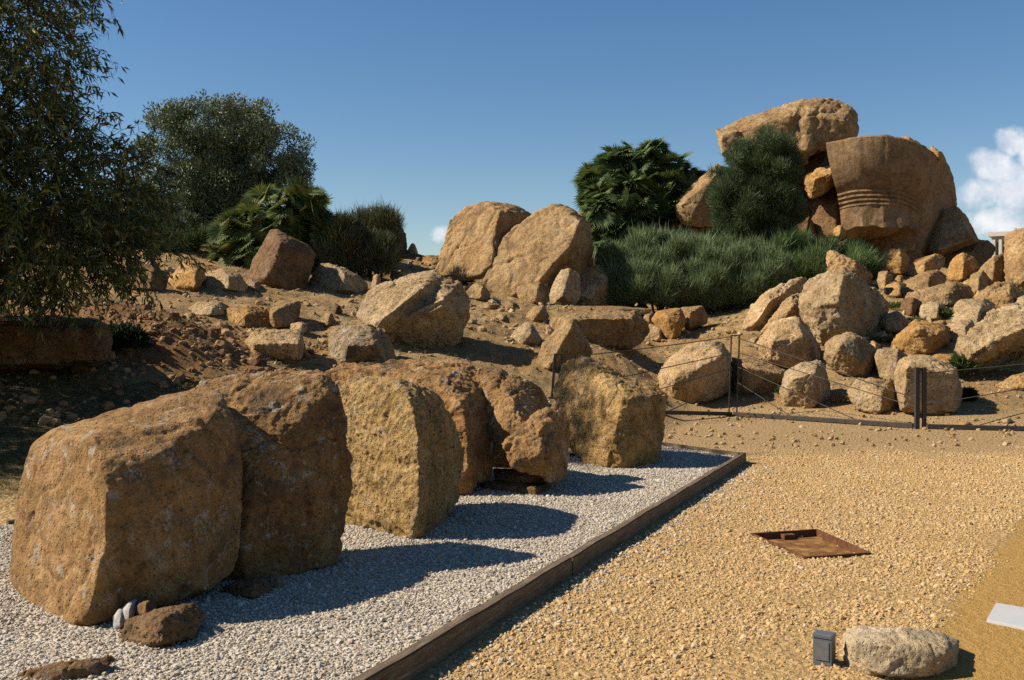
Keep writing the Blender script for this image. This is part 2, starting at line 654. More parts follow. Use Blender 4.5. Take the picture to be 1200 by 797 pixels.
def build_ground():
    nx, ny = 760, 760
    s = np.linspace(-1, 1, nx)
    X = 1.8 * np.sinh(4.75 * s)
    k = np.linspace(0, 1, ny)
    Y = np.exp(np.log(4.0) + k * (np.log(280.0) - np.log(4.0))) - 2.0
    Y = np.concatenate([[-90, -40, -15, -6, -2, 0, 1], Y])
    GX, GY = np.meshgrid(X, Y)
    Z = terrain(GX, GY)
    # the land lies under the white gravel bed
    bed = in_poly(GX, GY, BED, 0.0)
    Z = np.where(bed, np.minimum(Z, 0.02), Z)
    Z = np.where(in_poly(GX, GY, MANHOLE, -0.005), -0.10, Z)      # the pit under the sunken cover
    ny, nx = GX.shape
    idx = np.arange(nx * ny).reshape(ny, nx)
    q = np.stack([idx[:-1, :-1], idx[:-1, 1:], idx[1:, 1:], idx[1:, :-1]], -1).reshape(-1, 4)
    me = mesh_np('ground', np.stack([GX.ravel(), GY.ravel(), Z.ravel()], 1), q.ravel(), np.full(len(q), 4), True)
    tag(obj('ground', me, ground_material()), kind='structure')


build_ground()


def white_gravel_mat():
    t = NT('white_gravel_floor', 0.9, 0.2)
    p = t.pos()
    n = t.noise(p, 40, 5, 0.7)
    c = t.mix(t.step(n, 0.35, 0.65), (0.38, 0.31, 0.22), (0.66, 0.58, 0.46))
    t.color(c)
    t.bump(t.math('SUBTRACT', 1.0, t.vor(p, 42)), 1.0, 0.02)
    return t.m


def build_bed():
    bm = bmesh.new()
    vs = [bm.verts.new((x, y, BED_Z)) for x, y in BED]
    bm.faces.new(vs)
    bmesh.ops.triangulate(bm, faces=bm.faces[:])
    bmesh.ops.subdivide_edges(bm, edges=bm.edges[:], cuts=24, use_grid_fill=True)
    for v in bm.verts:
        v.co.z += 0.012 * mnoise.noise(v.co * 1.1)
    bm.normal_update()
    if bm.faces[:][0].normal.z < 0:
        bmesh.ops.reverse_faces(bm, faces=bm.faces[:])
    tag(obj('gravel_bed', bm, white_gravel_mat(), smooth=True), kind='structure')


build_bed()


def wood_mat():
    t = NT('old_timber', 0.8, 0.25)
    v = t.tc('Object', (1.2, 14, 14))
    n = t.noise(v, 3, 8, 0.7, 1.2)
    n2 = t.noise(t.tc('Object'), 4, 5)
    c = t.ramp(n, [(0.25, (0.06, 0.04, 0.023)), (0.5, (0.17, 0.12, 0.072)), (0.75, (0.32, 0.25, 0.165))])
    c = t.mix(0.6, c, t.ramp(n2, [(0.3, 0.6), (0.7, 1.3)]), 'MULTIPLY')
    t.color(c)
    t.bump(n, 0.8, 0.01)
    return t.m


M_WOOD = wood_mat()


def kerb(a, b, z, label, w=0.066, h=0.2):
    """one timber laid on edge between two plan points, its top at z"""
    a, b = Vector((a[0], a[1], 0)), Vector((b[0], b[1], 0))
    L = (b - a).length
    bm = bmesh.new()
    box_bm(bm, (0, -w / 2, -h), (L, w / 2, 0))
    n = max(2, int(L / 0.12))
    for i in range(1, n):
        x = L * i / n
        bmesh.ops.bisect_plane(bm, geom=bm.verts[:] + bm.edges[:] + bm.faces[:], plane_co=(x, 0, 0), plane_no=(1, 0, 0))
    es = [e for e in bm.edges if abs((e.verts[0].co - e.verts[1].co).normalized().x) > 0.9]
    bmesh.ops.bevel(bm, geom=es, offset=0.007, segments=2, affect='EDGES')
    for v in bm.verts:
        q = v.co * 2.3 + a
        v.co += Vector((0, mnoise.noise(q) * 0.007, mnoise.noise(q + Vector((9, 3, 1))) * 0.007))
    o = obj('timber_kerb', bm, M_WOOD)
    o.location = (a.x, a.y, z)
    o.rotation_euler = (0, 0, math.atan2(b.y - a.y, b.x - a.x))
    tag(o, label, 'kerb', 'timber kerbs round the white gravel bed')
    return o


kx = lambda y: -0.625 + (2.79 + 0.625) * (y - 4.39) / (12.5 - 4.39) - 0.03
kerb((kx(1.0), 1.0), (kx(6.8), 6.8), 0.12, 'dark timber kerb along the white gravel, nearest length running out of the picture')
kerb((kx(6.812), 6.812), (kx(12.5), 12.5), 0.12, 'dark timber kerb between white gravel and tan gravel, farther length beyond the joint')
kerb((2.72, 12.56), (1.95, 13.72), 0.115, 'short timber kerb closing the far end of the white gravel bed', 0.05)
kerb((1.9, 13.74), (-3.95, 8.2), 0.10, 'low timber kerb hidden behind the row of big blocks', 0.06)
kerb((-4.0, 8.15), (-7.3, 4.55), 0.115, 'dark timber kerb at the left edge where white gravel meets shaded turf', 0.06)


# ------------------------------------------------------------------ loose stones (stuff)
def pebble_collection(name, mat, n=7, seed=1, flat=0.7, sub=1):
    c = bpy.data.collections.new(name)
    rnd = random.Random(seed)
    for i in range(n):
        bm = bmesh.new()
        bmesh.ops.create_icosphere(bm, subdivisions=sub, radius=0.5)
        sx, sy, sz = rnd.uniform(0.8, 1.25), rnd.uniform(0.65, 1.0), rnd.uniform(0.75, 1.1) * flat
        for v in bm.verts:
            k = 1 + rnd.uniform(-0.22, 0.22)
            v.co = Vector((v.co.x * sx * k, v.co.y * sy * k, v.co.z * sz * k))
        me = bpy.data.meshes.new('%s_%d' % (name, i))
        bm.to_mesh(me)
        bm.free()
        me.materials.append(mat)
        c.objects.link(bpy.data.objects.new('%s_%d' % (name, i), me))
    return c


def pebble_mat(name, stops, rough=0.85):
    t = NT(name, rough, 0.25)
    c = t.ramp(t.rand(), stops)
    n = t.noise(t.tc('Object'), 5, 4, 0.6)
    c = t.mix(0.55, c, t.ramp(n, [(0.3, 0.72), (0.7, 1.2)]), 'MULTIPLY')
    t.color(c)
    return t.m


def scatter(name, P, rot, scl, idx, coll, mat=None):
    """a cloud of points, each wearing one of the meshes of coll"""
    me = bpy.data.meshes.new(name)
    me.vertices.add(len(P))
    me.vertices.foreach_set('co', np.ascontiguousarray(P, np.float32).ravel())
    for nm, ty, data, key in (('rot', 'FLOAT_VECTOR', rot, 'vector'), ('scl', 'FLOAT_VECTOR', scl, 'vector'), ('idx', 'INT', idx, 'value')):
        a = me.attributes.new(nm, ty, 'POINT')
        a.data.foreach_set(key, np.ascontiguousarray(data, np.int32 if ty == 'INT' else np.float32).ravel())
    o = link(bpy.data.objects.new(name, me))
    g = bpy.data.node_groups.new(name, 'GeometryNodeTree')
    g.interface.new_socket('Geometry', in_out='INPUT', socket_type='NodeSocketGeometry')
    g.interface.new_socket('Geometry', in_out='OUTPUT', socket_type='NodeSocketGeometry')
    N, L = g.nodes, g.links
    gi, go = N.new('NodeGroupInput'), N.new('NodeGroupOutput')
    ci = N.new('GeometryNodeCollectionInfo')
    ci.inputs['Collection'].default_value = coll
    ci.inputs['Separate Children'].default_value = True
    ci.inputs['Reset Children'].default_value = True
    m2p = N.new('GeometryNodeMeshToPoints')
    ip = N.new('GeometryNodeInstanceOnPoints')
    ip.inputs['Pick Instance'].default_value = True
    at_ = {}
    for nm, ty in (('rot', 'FLOAT_VECTOR'), ('scl', 'FLOAT_VECTOR'), ('idx', 'INT')):
        n = N.new('GeometryNodeInputNamedAttribute')
        n.data_type = ty
        n.inputs['Name'].default_value = nm
        at_[nm] = [s for s in n.outputs if s.enabled and s.name == 'Attribute'][0]
    L.new(gi.outputs[0], m2p.inputs['Mesh'])
    L.new(m2p.outputs[0], ip.inputs['Points'])
    L.new(ci.outputs[0], ip.inputs['Instance'])
    L.new(at_['idx'], ip.inputs['Instance Index'])
    L.new(at_['rot'], ip.inputs['Rotation'])
    L.new(at_['scl'], ip.inputs['Scale'])
    L.new(ip.outputs[0], go.inputs[0])
    md = o.modifiers.new('scatter', 'NODES')
    md.node_group = g
    return o


def stones(name, X, Y, Z, size, coll, lift=0.25, label=None, tilt=0.5):
    n = len(X)
    rot = np.stack([RNG.normal(0, tilt, n), RNG.normal(0, tilt, n), RNG.uniform(0, 6.28, n)], 1)
    P = np.stack([X, Y, Z + size * lift], 1)
    o = scatter(name, P, rot, np.repeat(size[:, None], 3, 1), RNG.integers(0, len(coll.objects), n), coll)
    tag(o, label, kind='stuff')
    return o


def build_gravel():
    white = pebble_collection('white_pebble', pebble_mat('white_pebble', [(0.0, (0.32, 0.235, 0.145)), (0.15, (0.48, 0.40, 0.295)), (0.55, (0.60, 0.525, 0.415)), (0.9, (0.72, 0.65, 0.55)), (1.0, (0.42, 0.27, 0.15))]), 8, 3, 0.62)
    n = 380000
    X, Y = RNG.uniform(-7.2, 2.8, n), RNG.uniform(2.6, 13.7, n)
    keep = in_poly(X, Y, BED, -0.04) & (np.abs(X) < 0.56 * Y + 0.4) & (RNG.uniform(0, 1, n) < np.clip(1.6 - Y / 14, 0.5, 1))
    X, Y = X[keep], Y[keep]
    size = np.clip(RNG.lognormal(math.log(0.0135), 0.38, len(X)), 0.009, 0.045) * (1 + 0.03 * np.maximum(Y - 6, 0))
    zz = np.array([0.012 * mnoise.noise(Vector((a, b, BED_Z)) * 1.1) for a, b in zip(X, Y)]) + BED_Z
    stones('white_gravel', X, Y, zz, size, white, 0.12, 'loose white and cream pebbles filling the timber edged bed')
    tan = pebble_collection('tan_pebble', pebble_mat('tan_pebble', [(0.0, (0.49, 0.30, 0.115)), (0.25, (0.56, 0.36, 0.15)), (0.65, (0.61, 0.41, 0.19)), (0.92, (0.66, 0.47, 0.245)), (1.0, (0.54, 0.45, 0.33))]), 8, 5, 0.75)
    n = 600000
    X, Y = RNG.uniform(-3, 8.5, n), 3.4 + 11.2 * RNG.uniform(0, 1, n) ** 1.25
    edge = X - (2.05 + 0.63 * (Y - 5.3))
    nz = fbm(np.stack([X * 1.2, Y * 1.2, 0 * X], 1), 3)
    dens = np.clip(1.0 - smooth01(0.0, 0.35, nz) * 0.8, 0, 1) * 0.85 * (1 - smooth01(11.8, 14.6, Y + nz)) * (1 - smooth01(-0.25, 0.12, edge + nz * 0.3))
    keep = ~in_poly(X, Y, BED, 0.11) & (X > kx(np.clip(Y, 0, 12.5))) & (np.abs(X) < 0.55 * Y + 0.4) & (RNG.uniform(0, 1, n) < dens)
    mh = (X > 1.55) & (X < 2.75) & (Y > 7.1) & (Y < 8.6)
    keep &= ~(mh & in_poly(X, Y, MANHOLE, 0.0))
    X, Y = X[keep], Y[keep]
    size = np.clip(RNG.lognormal(math.log(0.0125), 0.5, len(X)), 0.007, 0.055)
    stones('tan_gravel', X, Y, terrain(X, Y), size, tan, 0.02, 'loose tan gravel spread over the flat ground beside the bed')
    # pale chips strewn off the bed along the kerb
    n = 1200
    Y = RNG.uniform(3.6, 12.0, n)
    X = kx(Y) + 0.08 + np.abs(RNG.normal(0, 0.22, n))
    stones('white_gravel_spill', X, Y, terrain(X, Y), RNG.uniform(0.012, 0.032, n), white, 0.2, 'white pebbles spilt along the outer side of the timber kerb')
    # stones on the hillside and the trodden strip
    n = 34000
    X, Y = RNG.uniform(-17, 20, n), RNG.uniform(13.8, 42, n)
    keep = (np.abs(X) < 0.55 * Y + 1) & ~in_poly(X, Y, BED, 0.1)
    X, Y = X[keep], Y[keep]
    nz = fbm(np.stack([X * 0.5, Y * 0.5, 0 * X + 3], 1), 3)
    keep = RNG.uniform(0, 1, len(X)) < np.clip(0.45 + nz, 0.08, 1)
    X, Y = X[keep], Y[keep]
    size = np.clip(RNG.lognormal(math.log(0.042), 0.7, len(X)), 0.018, 0.30)
    size = np.where(Y < 21, np.minimum(size, 0.085), size)
    rub = pebble_collection('rubble_pebble', pebble_mat('rubble_pebble', [(0.0, (0.28, 0.16, 0.06)), (0.4, (0.42, 0.27, 0.12)), (0.8, (0.48, 0.33, 0.165)), (1.0, (0.54, 0.42, 0.26))]), 8, 9, 0.7, 2)
    stones('hillside_stones', X, Y, terrain(X, Y), size, rub, 0.15, 'small loose stones strewn over the ochre hillside')


    # clods of the red bank on the left
    n = 9000
    X, Y = RNG.uniform(-9, -3.2, n), RNG.uniform(11.5, 19, n)
    nz = fbm(np.stack([X * .8, Y * .8, 0 * X + 5], 1), 3)
    keep = (RNG.uniform(0, 1, n) < np.clip(.4 + nz * 1.3, .05, 1)) & (np.abs(X) < .55 * Y + .5) & ~in_poly(X, Y, BED, 0.2)
    X, Y = X[keep], Y[keep]
    clod = pebble_collection('earth_clod', pebble_mat('earth_clod', [(0.0, (0.17, 0.08, 0.03)), (0.5, (0.29, 0.15, 0.06)), (1.0, (0.42, 0.27, 0.13))]), 8, 13, 0.75, 2)
    stones('earth_clods', X, Y, terrain(X, Y), np.clip(RNG.lognormal(math.log(0.05), 0.65, len(X)), 0.02, 0.28), clod, 0.05, 'reddish clods of earth on the bank below the left tree')


build_gravel()


# ------------------------------------------------------------------ stones
SEED = [0]


def hull_points(sil, ridge, thick, Y0, dtop=0.5):
    ys = [p[1] for p in sil]
    y0, y1 = min(ys), max(ys)
    cx = sum(p[0] for p in sil) / len(sil)
    cy = sum(ys) / len(sil)
    grow = 1.085 if (y1 - y0) < 75 else (1.05 if (y1 - y0) < 140 else 1.015)
    xl = min(p[0] for p in sil)
    xr, xm = max(p[0] for p in sil), min(p[0] for p in sil) * 0.36 + max(p[0] for p in sil) * 0.64
    sil = [(cx + (p[0] - cx) * grow, cy + (p[1] - cy) * grow, *p[2:]) for p in sil]
    y0, y1 = min(p[1] for p in sil), max(p[1] for p in sil)
    pts = []
    for p in sil:
        d = p[2] if len(p) > 2 else dtop * thick * (y1 - p[1]) / max(1, y1 - y0) + 0.5 * thick * min(1.0, max(0.0, (p[0] - xm) / (xr - xm))) + 0.42 * thick * min(1.0, max(0.0, (xm - p[0]) / (xm - xl)))
        pts.append(at(p[0], p[1], Y0 + d))
        db = max(d, thick * 0.55) + thick * 0.45
        q = at(cx + (p[0] - cx) * 0.80, cy + (p[1] - cy) * 0.82 + (y1 - y0) * 0.04, Y0 + db)
        pts.append(q)
    if ridge:
        for p in ridge:
            pts.append(at(p[0], p[1], Y0 + p[2]))
    else:
        # an unequal block corner: a top face, a broad left face and a narrower right face
        rs = random.Random(SEED[0] * 7 + 3)
        x0, x1 = min(p[0] for p in sil), max(p[0] for p in sil)
        w, h = x1 - x0, y1 - y0
        kx = rs.uniform(0.50, 0.78)
        ky = rs.uniform(0.24, 0.42)
        top = [p for p in sil if p[1] < cy]
        inside = lambda x, y: (cx + (x - cx) * 0.9, cy + (y - cy) * 0.9)
        for fx, fy, d in ((kx, ky, -.14), (kx - rs.uniform(.0, .08), .86, -.16), (rs.uniform(.12, .2), ky + rs.uniform(-.02, .16), .16 + .1 * rs.random()), (rs.uniform(.14, .24), .85, .12),
                          (rs.uniform(.86, .92), ky + .16, .3), (rs.uniform(.84, .9), .84, .26)):
            x, y = inside(x0 + fx * w, y0 + fy * h)
            pts.append(at(x, y, Y0 + d * thick + dtop * thick * (y1 - y) / max(1, h) * .55))
    return pts


def hull_bm(bm, pts):
    vs = [bm.verts.new(p) for p in pts]
    r = bmesh.ops.convex_hull(bm, input=vs)
    bad = list({g for g in r['geom_interior'] + r['geom_unused'] if isinstance(g, bmesh.types.BMVert) and g.is_valid})
    if bad:
        bmesh.ops.delete(bm, geom=bad, context='VERTS')


def remeshed(me, voxel):
    o = link(bpy.data.objects.new('tmp', me))
    md = o.modifiers.new('r', 'REMESH')
    md.mode = 'VOXEL'
    md.voxel_size = voxel
    dg = bpy.context.evaluated_depsgraph_get()
    out = bpy.data.meshes.new_from_object(o.evaluated_get(dg), depsgraph=dg)
    bpy.data.objects.remove(o)
    bpy.data.meshes.remove(me)
    return out


def relax(V, E, it, lam=0.5):
    n = len(V)
    deg = np.bincount(E.ravel(), minlength=n)[:, None].astype(float)
    deg[deg == 0] = 1
    for _ in range(it):
        S = np.empty_like(V)
        for k in range(3):
            S[:, k] = np.bincount(E[:, 0], V[E[:, 1], k], n) + np.bincount(E[:, 1], V[E[:, 0], k], n)
        V = V + lam * (S / deg - V)
    return V


def vnormals(me):
    n = len(me.vertices)
    N = np.empty(n * 3, np.float32)
    me.vertex_normals.foreach_get('vector', N)
    return N.reshape(-1, 3).astype(float)


def norm_(v):
    return v / np.linalg.norm(v)


STYLE = {
    #            lump  mid   fine  pits  strata relax facets cracks steps
    'block':    (0.012, 0.009, 0.0135, 0.005, 0.005, 1, 2, 0.012, 0.022),
    'boulder':  (0.022, 0.012, 0.0162, 0.005, 0.004, 1, 1, 0.011, 0.024),
    'rough':    (0.030, 0.022, 0.0243, 0.016, 0.008, 1, 3, 0.013, 0.045),
    'pitted':   (0.022, 0.014, 0.0189, 0.032, 0.005, 1, 3, 0.013, 0.030),
    'layered':  (0.012, 0.010, 0.0162, 0.006, 0.026, 1, 1, 0.014, 0.035),
    'face':     (0.005, 0.004, 0.009, 0.008, 0.004, 1, 0, 0.010, 0.008),
    'slab':     (0.006, 0.004, 0.009, 0.008, 0.010, 1, 0, 0.012, 0.012),
    'dressed':  (0.007, 0.005, 0.007, 0.003, 0.003, 1, 1, 0.006, 0.008),
    'drum':     (0.012, 0.007, 0.006, 0.005, 0.0, 5, 6, 0.006, 0.0),
    'drumrough': (0.018, 0.015, 0.013, 0.012, 0.003, 4, 6, 0.010, 0.012),
}


def weather(me, size, style, seed, voxel, soft=None):
    a_l, a_m, a_f, a_p, a_s, it, nf, a_c, a_v = STYLE[style]
    n = len(me.vertices)
    V = np.empty(n * 3, np.float32)
    me.vertices.foreach_get('co', V)
    V = V.reshape(-1, 3).astype(float)
    E = np.empty(len(me.edges) * 2, np.int32)
    me.edges.foreach_get('vertices', E)
    E = E.reshape(-1, 2)
    # chipped corners: flat cuts just under the skin
    rs = np.random.default_rng(seed * 13 + 5)
    ctr = V.mean(0)
    for _ in range(nf):
        nn = norm_(rs.normal(size=3) * np.array([1, 1, 0.9]) + np.array([0, -0.25, 0.15]))
        h = (V - ctr) @ nn
        lim = h.max() - size * rs.uniform(0.015, 0.07) * (0.6 if style[:4] == 'drum' else 1.0)
        wob = 0.012 * size * fbm(V / (0.25 * size) + seed, 2)
        ex = np.maximum(0, h - lim - wob)
        V = V - nn * (ex * 0.92)[:, None]
    V = relax(V, E, it if soft is None else soft)
    me.vertices.foreach_set('co', V.astype(np.float32).ravel())
    me.update()
    N = vnormals(me)
    off = np.array([seed * 3.17, seed * 1.91, seed * 7.3])
    d = a_l * size * fbm(V / (0.42 * size) + off, 2)
    r = 1 - np.abs(fbm(V / (0.16 * size) + off + 5, 3)) * 2.2
    d += a_m * size * (r - 0.6)
    d += a_f * size * fbm(V / max(0.05 * size, voxel * 2.2) + off, 3)
    if a_p:
        c = cellpits(V / (0.085 * size) + off)
        big = np.clip(fbm(V / (0.5 * size) + off + 9, 2) * 1.6 + 0.4, 0, 1)
        d -= a_p * size * np.clip(0.42 - c, 0, 1) / 0.42 * big * 1.4
        c = cellpits(V / max(0.035 * size, voxel * 3) + off)
        d -= 0.4 * a_p * size * np.clip(0.4 - c, 0, 1) / 0.4
    if a_v:
        # broken steps: every fracture cell stands a little proud of or behind the next
        wv = V + 0.10 * size * np.stack([gnoise(V / (0.3 * size) + off + k) for k in (1, 2, 3)], 1)
        d += a_v * size * (cellval(wv / (0.34 * size) + off) - 0.5) + 0.4 * a_v * size * (cellval(wv / (0.13 * size) + off) - 0.5)
    if a_c:
        for j in range(2):
            q = V * np.array([1.0, 1.0, 0.75 if j else 1.2]) / (0.75 * size) + off * 1.3 + 21 * j
            g = gnoise(q) + 0.18 * gnoise(q * 4.3)
            d -= a_c * size * 1.6 * np.exp(-(g / 0.028) ** 2)
    if a_s:
        # bedding planes, tilted
        ax = np.array([0.25, 0.1, 0.96])
        h = V @ ax
        w = np.stack([V[:, 0] * 0.5 / size, V[:, 1] * 0.5 / size, h * 9 / size], 1) + off
        d += a_s * size * (fbm(w, 3))
    V = V + N * d[:, None]
    me.vertices.foreach_set('co', V.astype(np.float32).ravel())
    me.polygons.foreach_set('use_smooth', np.ones(len(me.polygons), bool))
    me.update()
    return me


ROCK_GROUP = 'fallen temple stones'


def rock(label, hulls, thick=1.0, ridge=None, mat=None, style='boulder', Y=None, name='boulder', cat='boulder', group=ROCK_GROUP, px=1.45, z=None, soft=None, lead=0.0):
    """hulls: one outline, or several {'sil','ridge','thick','d'} joined into one stone. Outline points are (x, y[, depth behind the foot])."""
    if isinstance(hulls[0], tuple):
        hulls = [dict(sil=hulls, ridge=ridge, thick=thick, d=0.0)]
    allp = [p for h in hulls for p in h['sil']]
    if Y is None:
        ym = max(p[1] for p in allp)
        xs = [p[0] for p in allp if p[1] > ym - 4]
        fx = sum(xs) / len(xs)
        Y = depth_plane(fx, ym, z) if z is not None else ground(fx, ym)
    Y += lead
    SEED[0] += 1
    bm = bmesh.new()
    for h in hulls:
        b2 = bmesh.new()
        hull_bm(b2, hull_points(h['sil'], h.get('ridge'), h.get('thick', thick), Y + h.get('d', 0), h.get('dtop', 0.5)))
        m2 = bpy.data.meshes.new('h')
        b2.to_mesh(m2)
        b2.free()
        bm.from_mesh(m2)
        bpy.data.meshes.remove(m2)
    me = bpy.data.meshes.new(name)
    bm.to_mesh(me)
    bm.free()
    w = (max(p[0] for p in allp) - min(p[0] for p in allp)) * Y / F
    hgt = (max(p[1] for p in allp) - min(p[1] for p in allp)) * Y / F
    size = math.sqrt(w * hgt)
    vox = max(px * Y / F, 0.009)
    me = remeshed(me, vox)
    me = weather(me, size, style, SEED[0], vox, soft)
    me.name = name
    o = obj(name, me, mat or M_ROCK)
    recenter(o)
    tag(o, label, cat, group)
    return o


# ------------------------------------------------------------------ the row of big blocks on the white gravel
ROW = 'row of big stone blocks on white gravel'
rock('big rounded block spotted with pale lichen, nearest of the row on white gravel',
     [(85, 733, 0.03), (112, 731, 0), (160, 711, 0.12), (200, 697, 0.3), (249, 692, 0.55), (274, 669, 0.7), (284, 640, 0.78), (288, 600, 0.85), (283, 540, 0.9),
      (272, 492, 0.95), (262, 464, 1.1), (240, 452, 1.25), (170, 473, 1.15), (105, 494, 1.0), (60, 504, 0.9), (36, 524, 0.85), (24, 575, 0.82), (16, 640, 0.8), (14, 680, 0.7), (40, 716, 0.4)],
     1.15, [(107, 512, 0.25), (118, 540, 0.1), (124, 575, 0.02), (122, 640, -0.04), (104, 715, -0.05), (170, 500, 0.5), (190, 530, 0.28), (200, 600, 0.22), (190, 670, 0.18), (245, 490, 0.7), (252, 560, 0.55), (250, 640, 0.5)],
     M_NEAR, 'drum', Y=depth_plane(90, 733, BED_Z), name='stone_block', cat='stone block', group=ROW, px=1.25, soft=8)
rock('tall reddish brown block with crumbling top, second of the row, touching the nearest one',
     [(228, 447, 0.55), (256, 441, 0.75), (333, 435, 0.85), (379, 435, 0.7), (395, 441, 0.6), (401, 460, 0.55), (401, 526, 0.55), (415, 568, 0.55), (407, 607, 0.5), (396, 660, 0.42),
      (365, 666, 0.25), (298, 678, 0.02), (262, 681, 0), (240, 600, 0.1), (232, 500, 0.3)],
     0.55, [(262, 500, 0.15), (300, 475, 0.45), (330, 510, 0.2), (345, 470, 0.5), (300, 560, 0.02), (290, 640, -0.05), (350, 600, 0.12), (385, 520, 0.38), (385, 600, 0.35)],
     M_NEAR, 'drumrough', Y=depth_plane(285, 681, BED_Z), name='stone_block', cat='stone block', group=ROW, px=1.25, soft=6)
rock('upright third block of the row with a flat yellow pitted left face',
     [(392, 447, 0.75), (440, 443, 0.75), (466, 445, 0.6), (490, 451, 0.75), (513, 462, 0.95), (533, 487, 1.15), (544, 530, 1.25), (538, 580, 1.15), (521, 608, 0.75), (492, 632, 0.04), (482, 633, 0), (404, 612, 0.65), (396, 560, 0.75), (390, 500, 0.75)],
     0.8, [(482, 468, 0.2), (490, 514, 0.05), (491, 568, -0.02), (494, 595, -0.02), (488, 630, -0.02), (515, 500, 0.5), (520, 560, 0.42), (440, 530, 0.42)],
     M_NEARY, 'drumrough', Y=depth_plane(488, 633, BED_Z), name='stone_block', cat='stone block', group=ROW, px=1.2, soft=4)
rock('wide rounded block rising behind the yellow pitted face, fourth of the row',
     [(384, 436, 0.95), (410, 425, 1.25), (470, 422, 1.35), (530, 422, 1.35), (552, 426, 1.35), (575, 443, 1.25), (594, 480, 1.1), (592, 510, 0.95), (576, 552, 0.5), (552, 579, 0.05), (520, 583, 0), (420, 592, 0.6), (390, 500, 0.9)],
     0.8, [(522, 441, 0.62), (540, 470, 0.25), (548, 510, 0.1), (548, 550, 0.0), (440, 436, 0.9), (500, 480, 0.3)],
     M_NEAR, 'drumrough', Y=depth_plane(545, 582, BED_Z), name='stone_block', cat='stone block', group=ROW, px=1.2, soft=6)
rock('broken dark block stepping down to a lower rounded chunk, resting on flat slabs',
     [dict(sil=[(560, 432, .75), (583, 430, .75), (599, 441, .7), (619, 447, .75), (633, 455, .8), (645, 474, .85), (640, 520, .6), (600, 545, .2), (572, 545, .2), (560, 490, .5)], ridge=[(600, 470, .3), (615, 500, .15), (590, 520, .1)], thick=0.7, d=0.25),
      dict(sil=[(616, 500, .35), (628, 484, .45), (647, 476, .5), (659, 486, .5), (668, 513, .5), (664, 553, .35), (654, 567, .25), (640, 562, .1), (600, 546, .0), (590, 520, .1)], ridge=[(630, 510, .1), (640, 540, -.02), (612, 530, -.02)], thick=0.55, d=0.0)],
     mat=M_NEAR, style='drumrough', Y=depth_plane(640, 584, BED_Z) + 0.1, name='stone_block', cat='stone block', group=ROW, px=1.2)
rock('yellowish block with a bumped top and a dark notched right side, farthest of the row',
     [(650, 470, 1.0), (651, 455, 1.05), (661, 428, 1.15), (680, 419, 1.0), (696, 423, 1.0), (706, 437, .95), (734, 445, .9), (760, 453, .7), (781, 463, .65), (777, 485, .62), (769, 549, .4), (732, 548, -.03), (712, 544, .0), (687, 543, .3), (668, 519, .85)],
     0.95, [(730, 468, -.02), (745, 466, .0), (722, 500, -.08), (712, 538, -.04), (745, 510, .06), (740, 548, .02)],
     M_NEARY, 'drumrough', Y=depth_plane(725, 548, BED_Z), name='stone_block', cat='stone block', group=ROW, px=1.2, soft=5)
SLAB = 'flat slabs wedged under the broken block'
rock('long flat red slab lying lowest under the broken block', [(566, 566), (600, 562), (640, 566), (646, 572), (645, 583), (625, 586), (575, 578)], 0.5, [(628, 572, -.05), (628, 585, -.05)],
     M_RED_SHADED, 'dressed', Y=depth_plane(628, 586, BED_Z) + .3, name='stone_slab', cat='slab', group=SLAB, px=1.2)
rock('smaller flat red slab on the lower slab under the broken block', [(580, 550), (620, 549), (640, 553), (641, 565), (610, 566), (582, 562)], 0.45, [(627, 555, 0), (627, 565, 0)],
     M_RED_SHADED, 'dressed', Y=depth_plane(628, 586, BED_Z) + 0.42, name='stone_slab', cat='slab', group=SLAB, px=1.2)
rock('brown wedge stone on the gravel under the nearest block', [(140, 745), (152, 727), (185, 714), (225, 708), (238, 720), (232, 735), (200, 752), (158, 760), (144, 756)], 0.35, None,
     M_RED_SHADED, 'rough', z=BED_Z, name='wedge_stone', cat='stone', px=1.2)
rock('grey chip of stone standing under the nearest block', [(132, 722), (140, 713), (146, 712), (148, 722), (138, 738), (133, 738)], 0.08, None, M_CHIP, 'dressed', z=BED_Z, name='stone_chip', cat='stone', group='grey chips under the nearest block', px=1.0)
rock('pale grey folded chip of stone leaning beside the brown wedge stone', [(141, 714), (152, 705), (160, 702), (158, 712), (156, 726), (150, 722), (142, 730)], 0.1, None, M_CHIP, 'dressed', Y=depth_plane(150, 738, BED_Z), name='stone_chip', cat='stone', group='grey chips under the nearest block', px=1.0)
rock('brown lump jammed between nearest block and wedge stone', [(158, 706), (175, 701), (184, 708), (182, 716), (166, 722), (157, 718)], 0.2, None, M_RED_SHADED, 'rough', Y=depth_plane(165, 740, BED_Z), name='wedge_stone', cat='stone', px=1.0)
rock('dark brown wedge in the shadow between the first two blocks', [(262, 690), (280, 680), (305, 678), (318, 686), (300, 700), (272, 703)], 0.25, None, M_RED_SHADED, 'rough', z=BED_Z, name='wedge_stone', cat='stone', px=1.2)
rock('small grey stone in shade by the reddish brown block', [(308, 682), (318, 674), (330, 676), (336, 684), (325, 690), (312, 690)], 0.12, None, M_GREY, 'boulder', z=BED_Z, name='small_stone', cat='stone', px=1.0)
rock('long rusty brown lump half sunk in white gravel at the lower left corner', [(12, 797), (22, 790), (60, 781), (100, 772), (126, 769), (131, 774), (110, 783), (75, 793), (40, 803), (16, 803)], 0.14, None, M_RED_SHADED, 'rough', Y=depth_plane(60, 797, BED_Z), name='brown_lump', cat='stone', px=1.2)
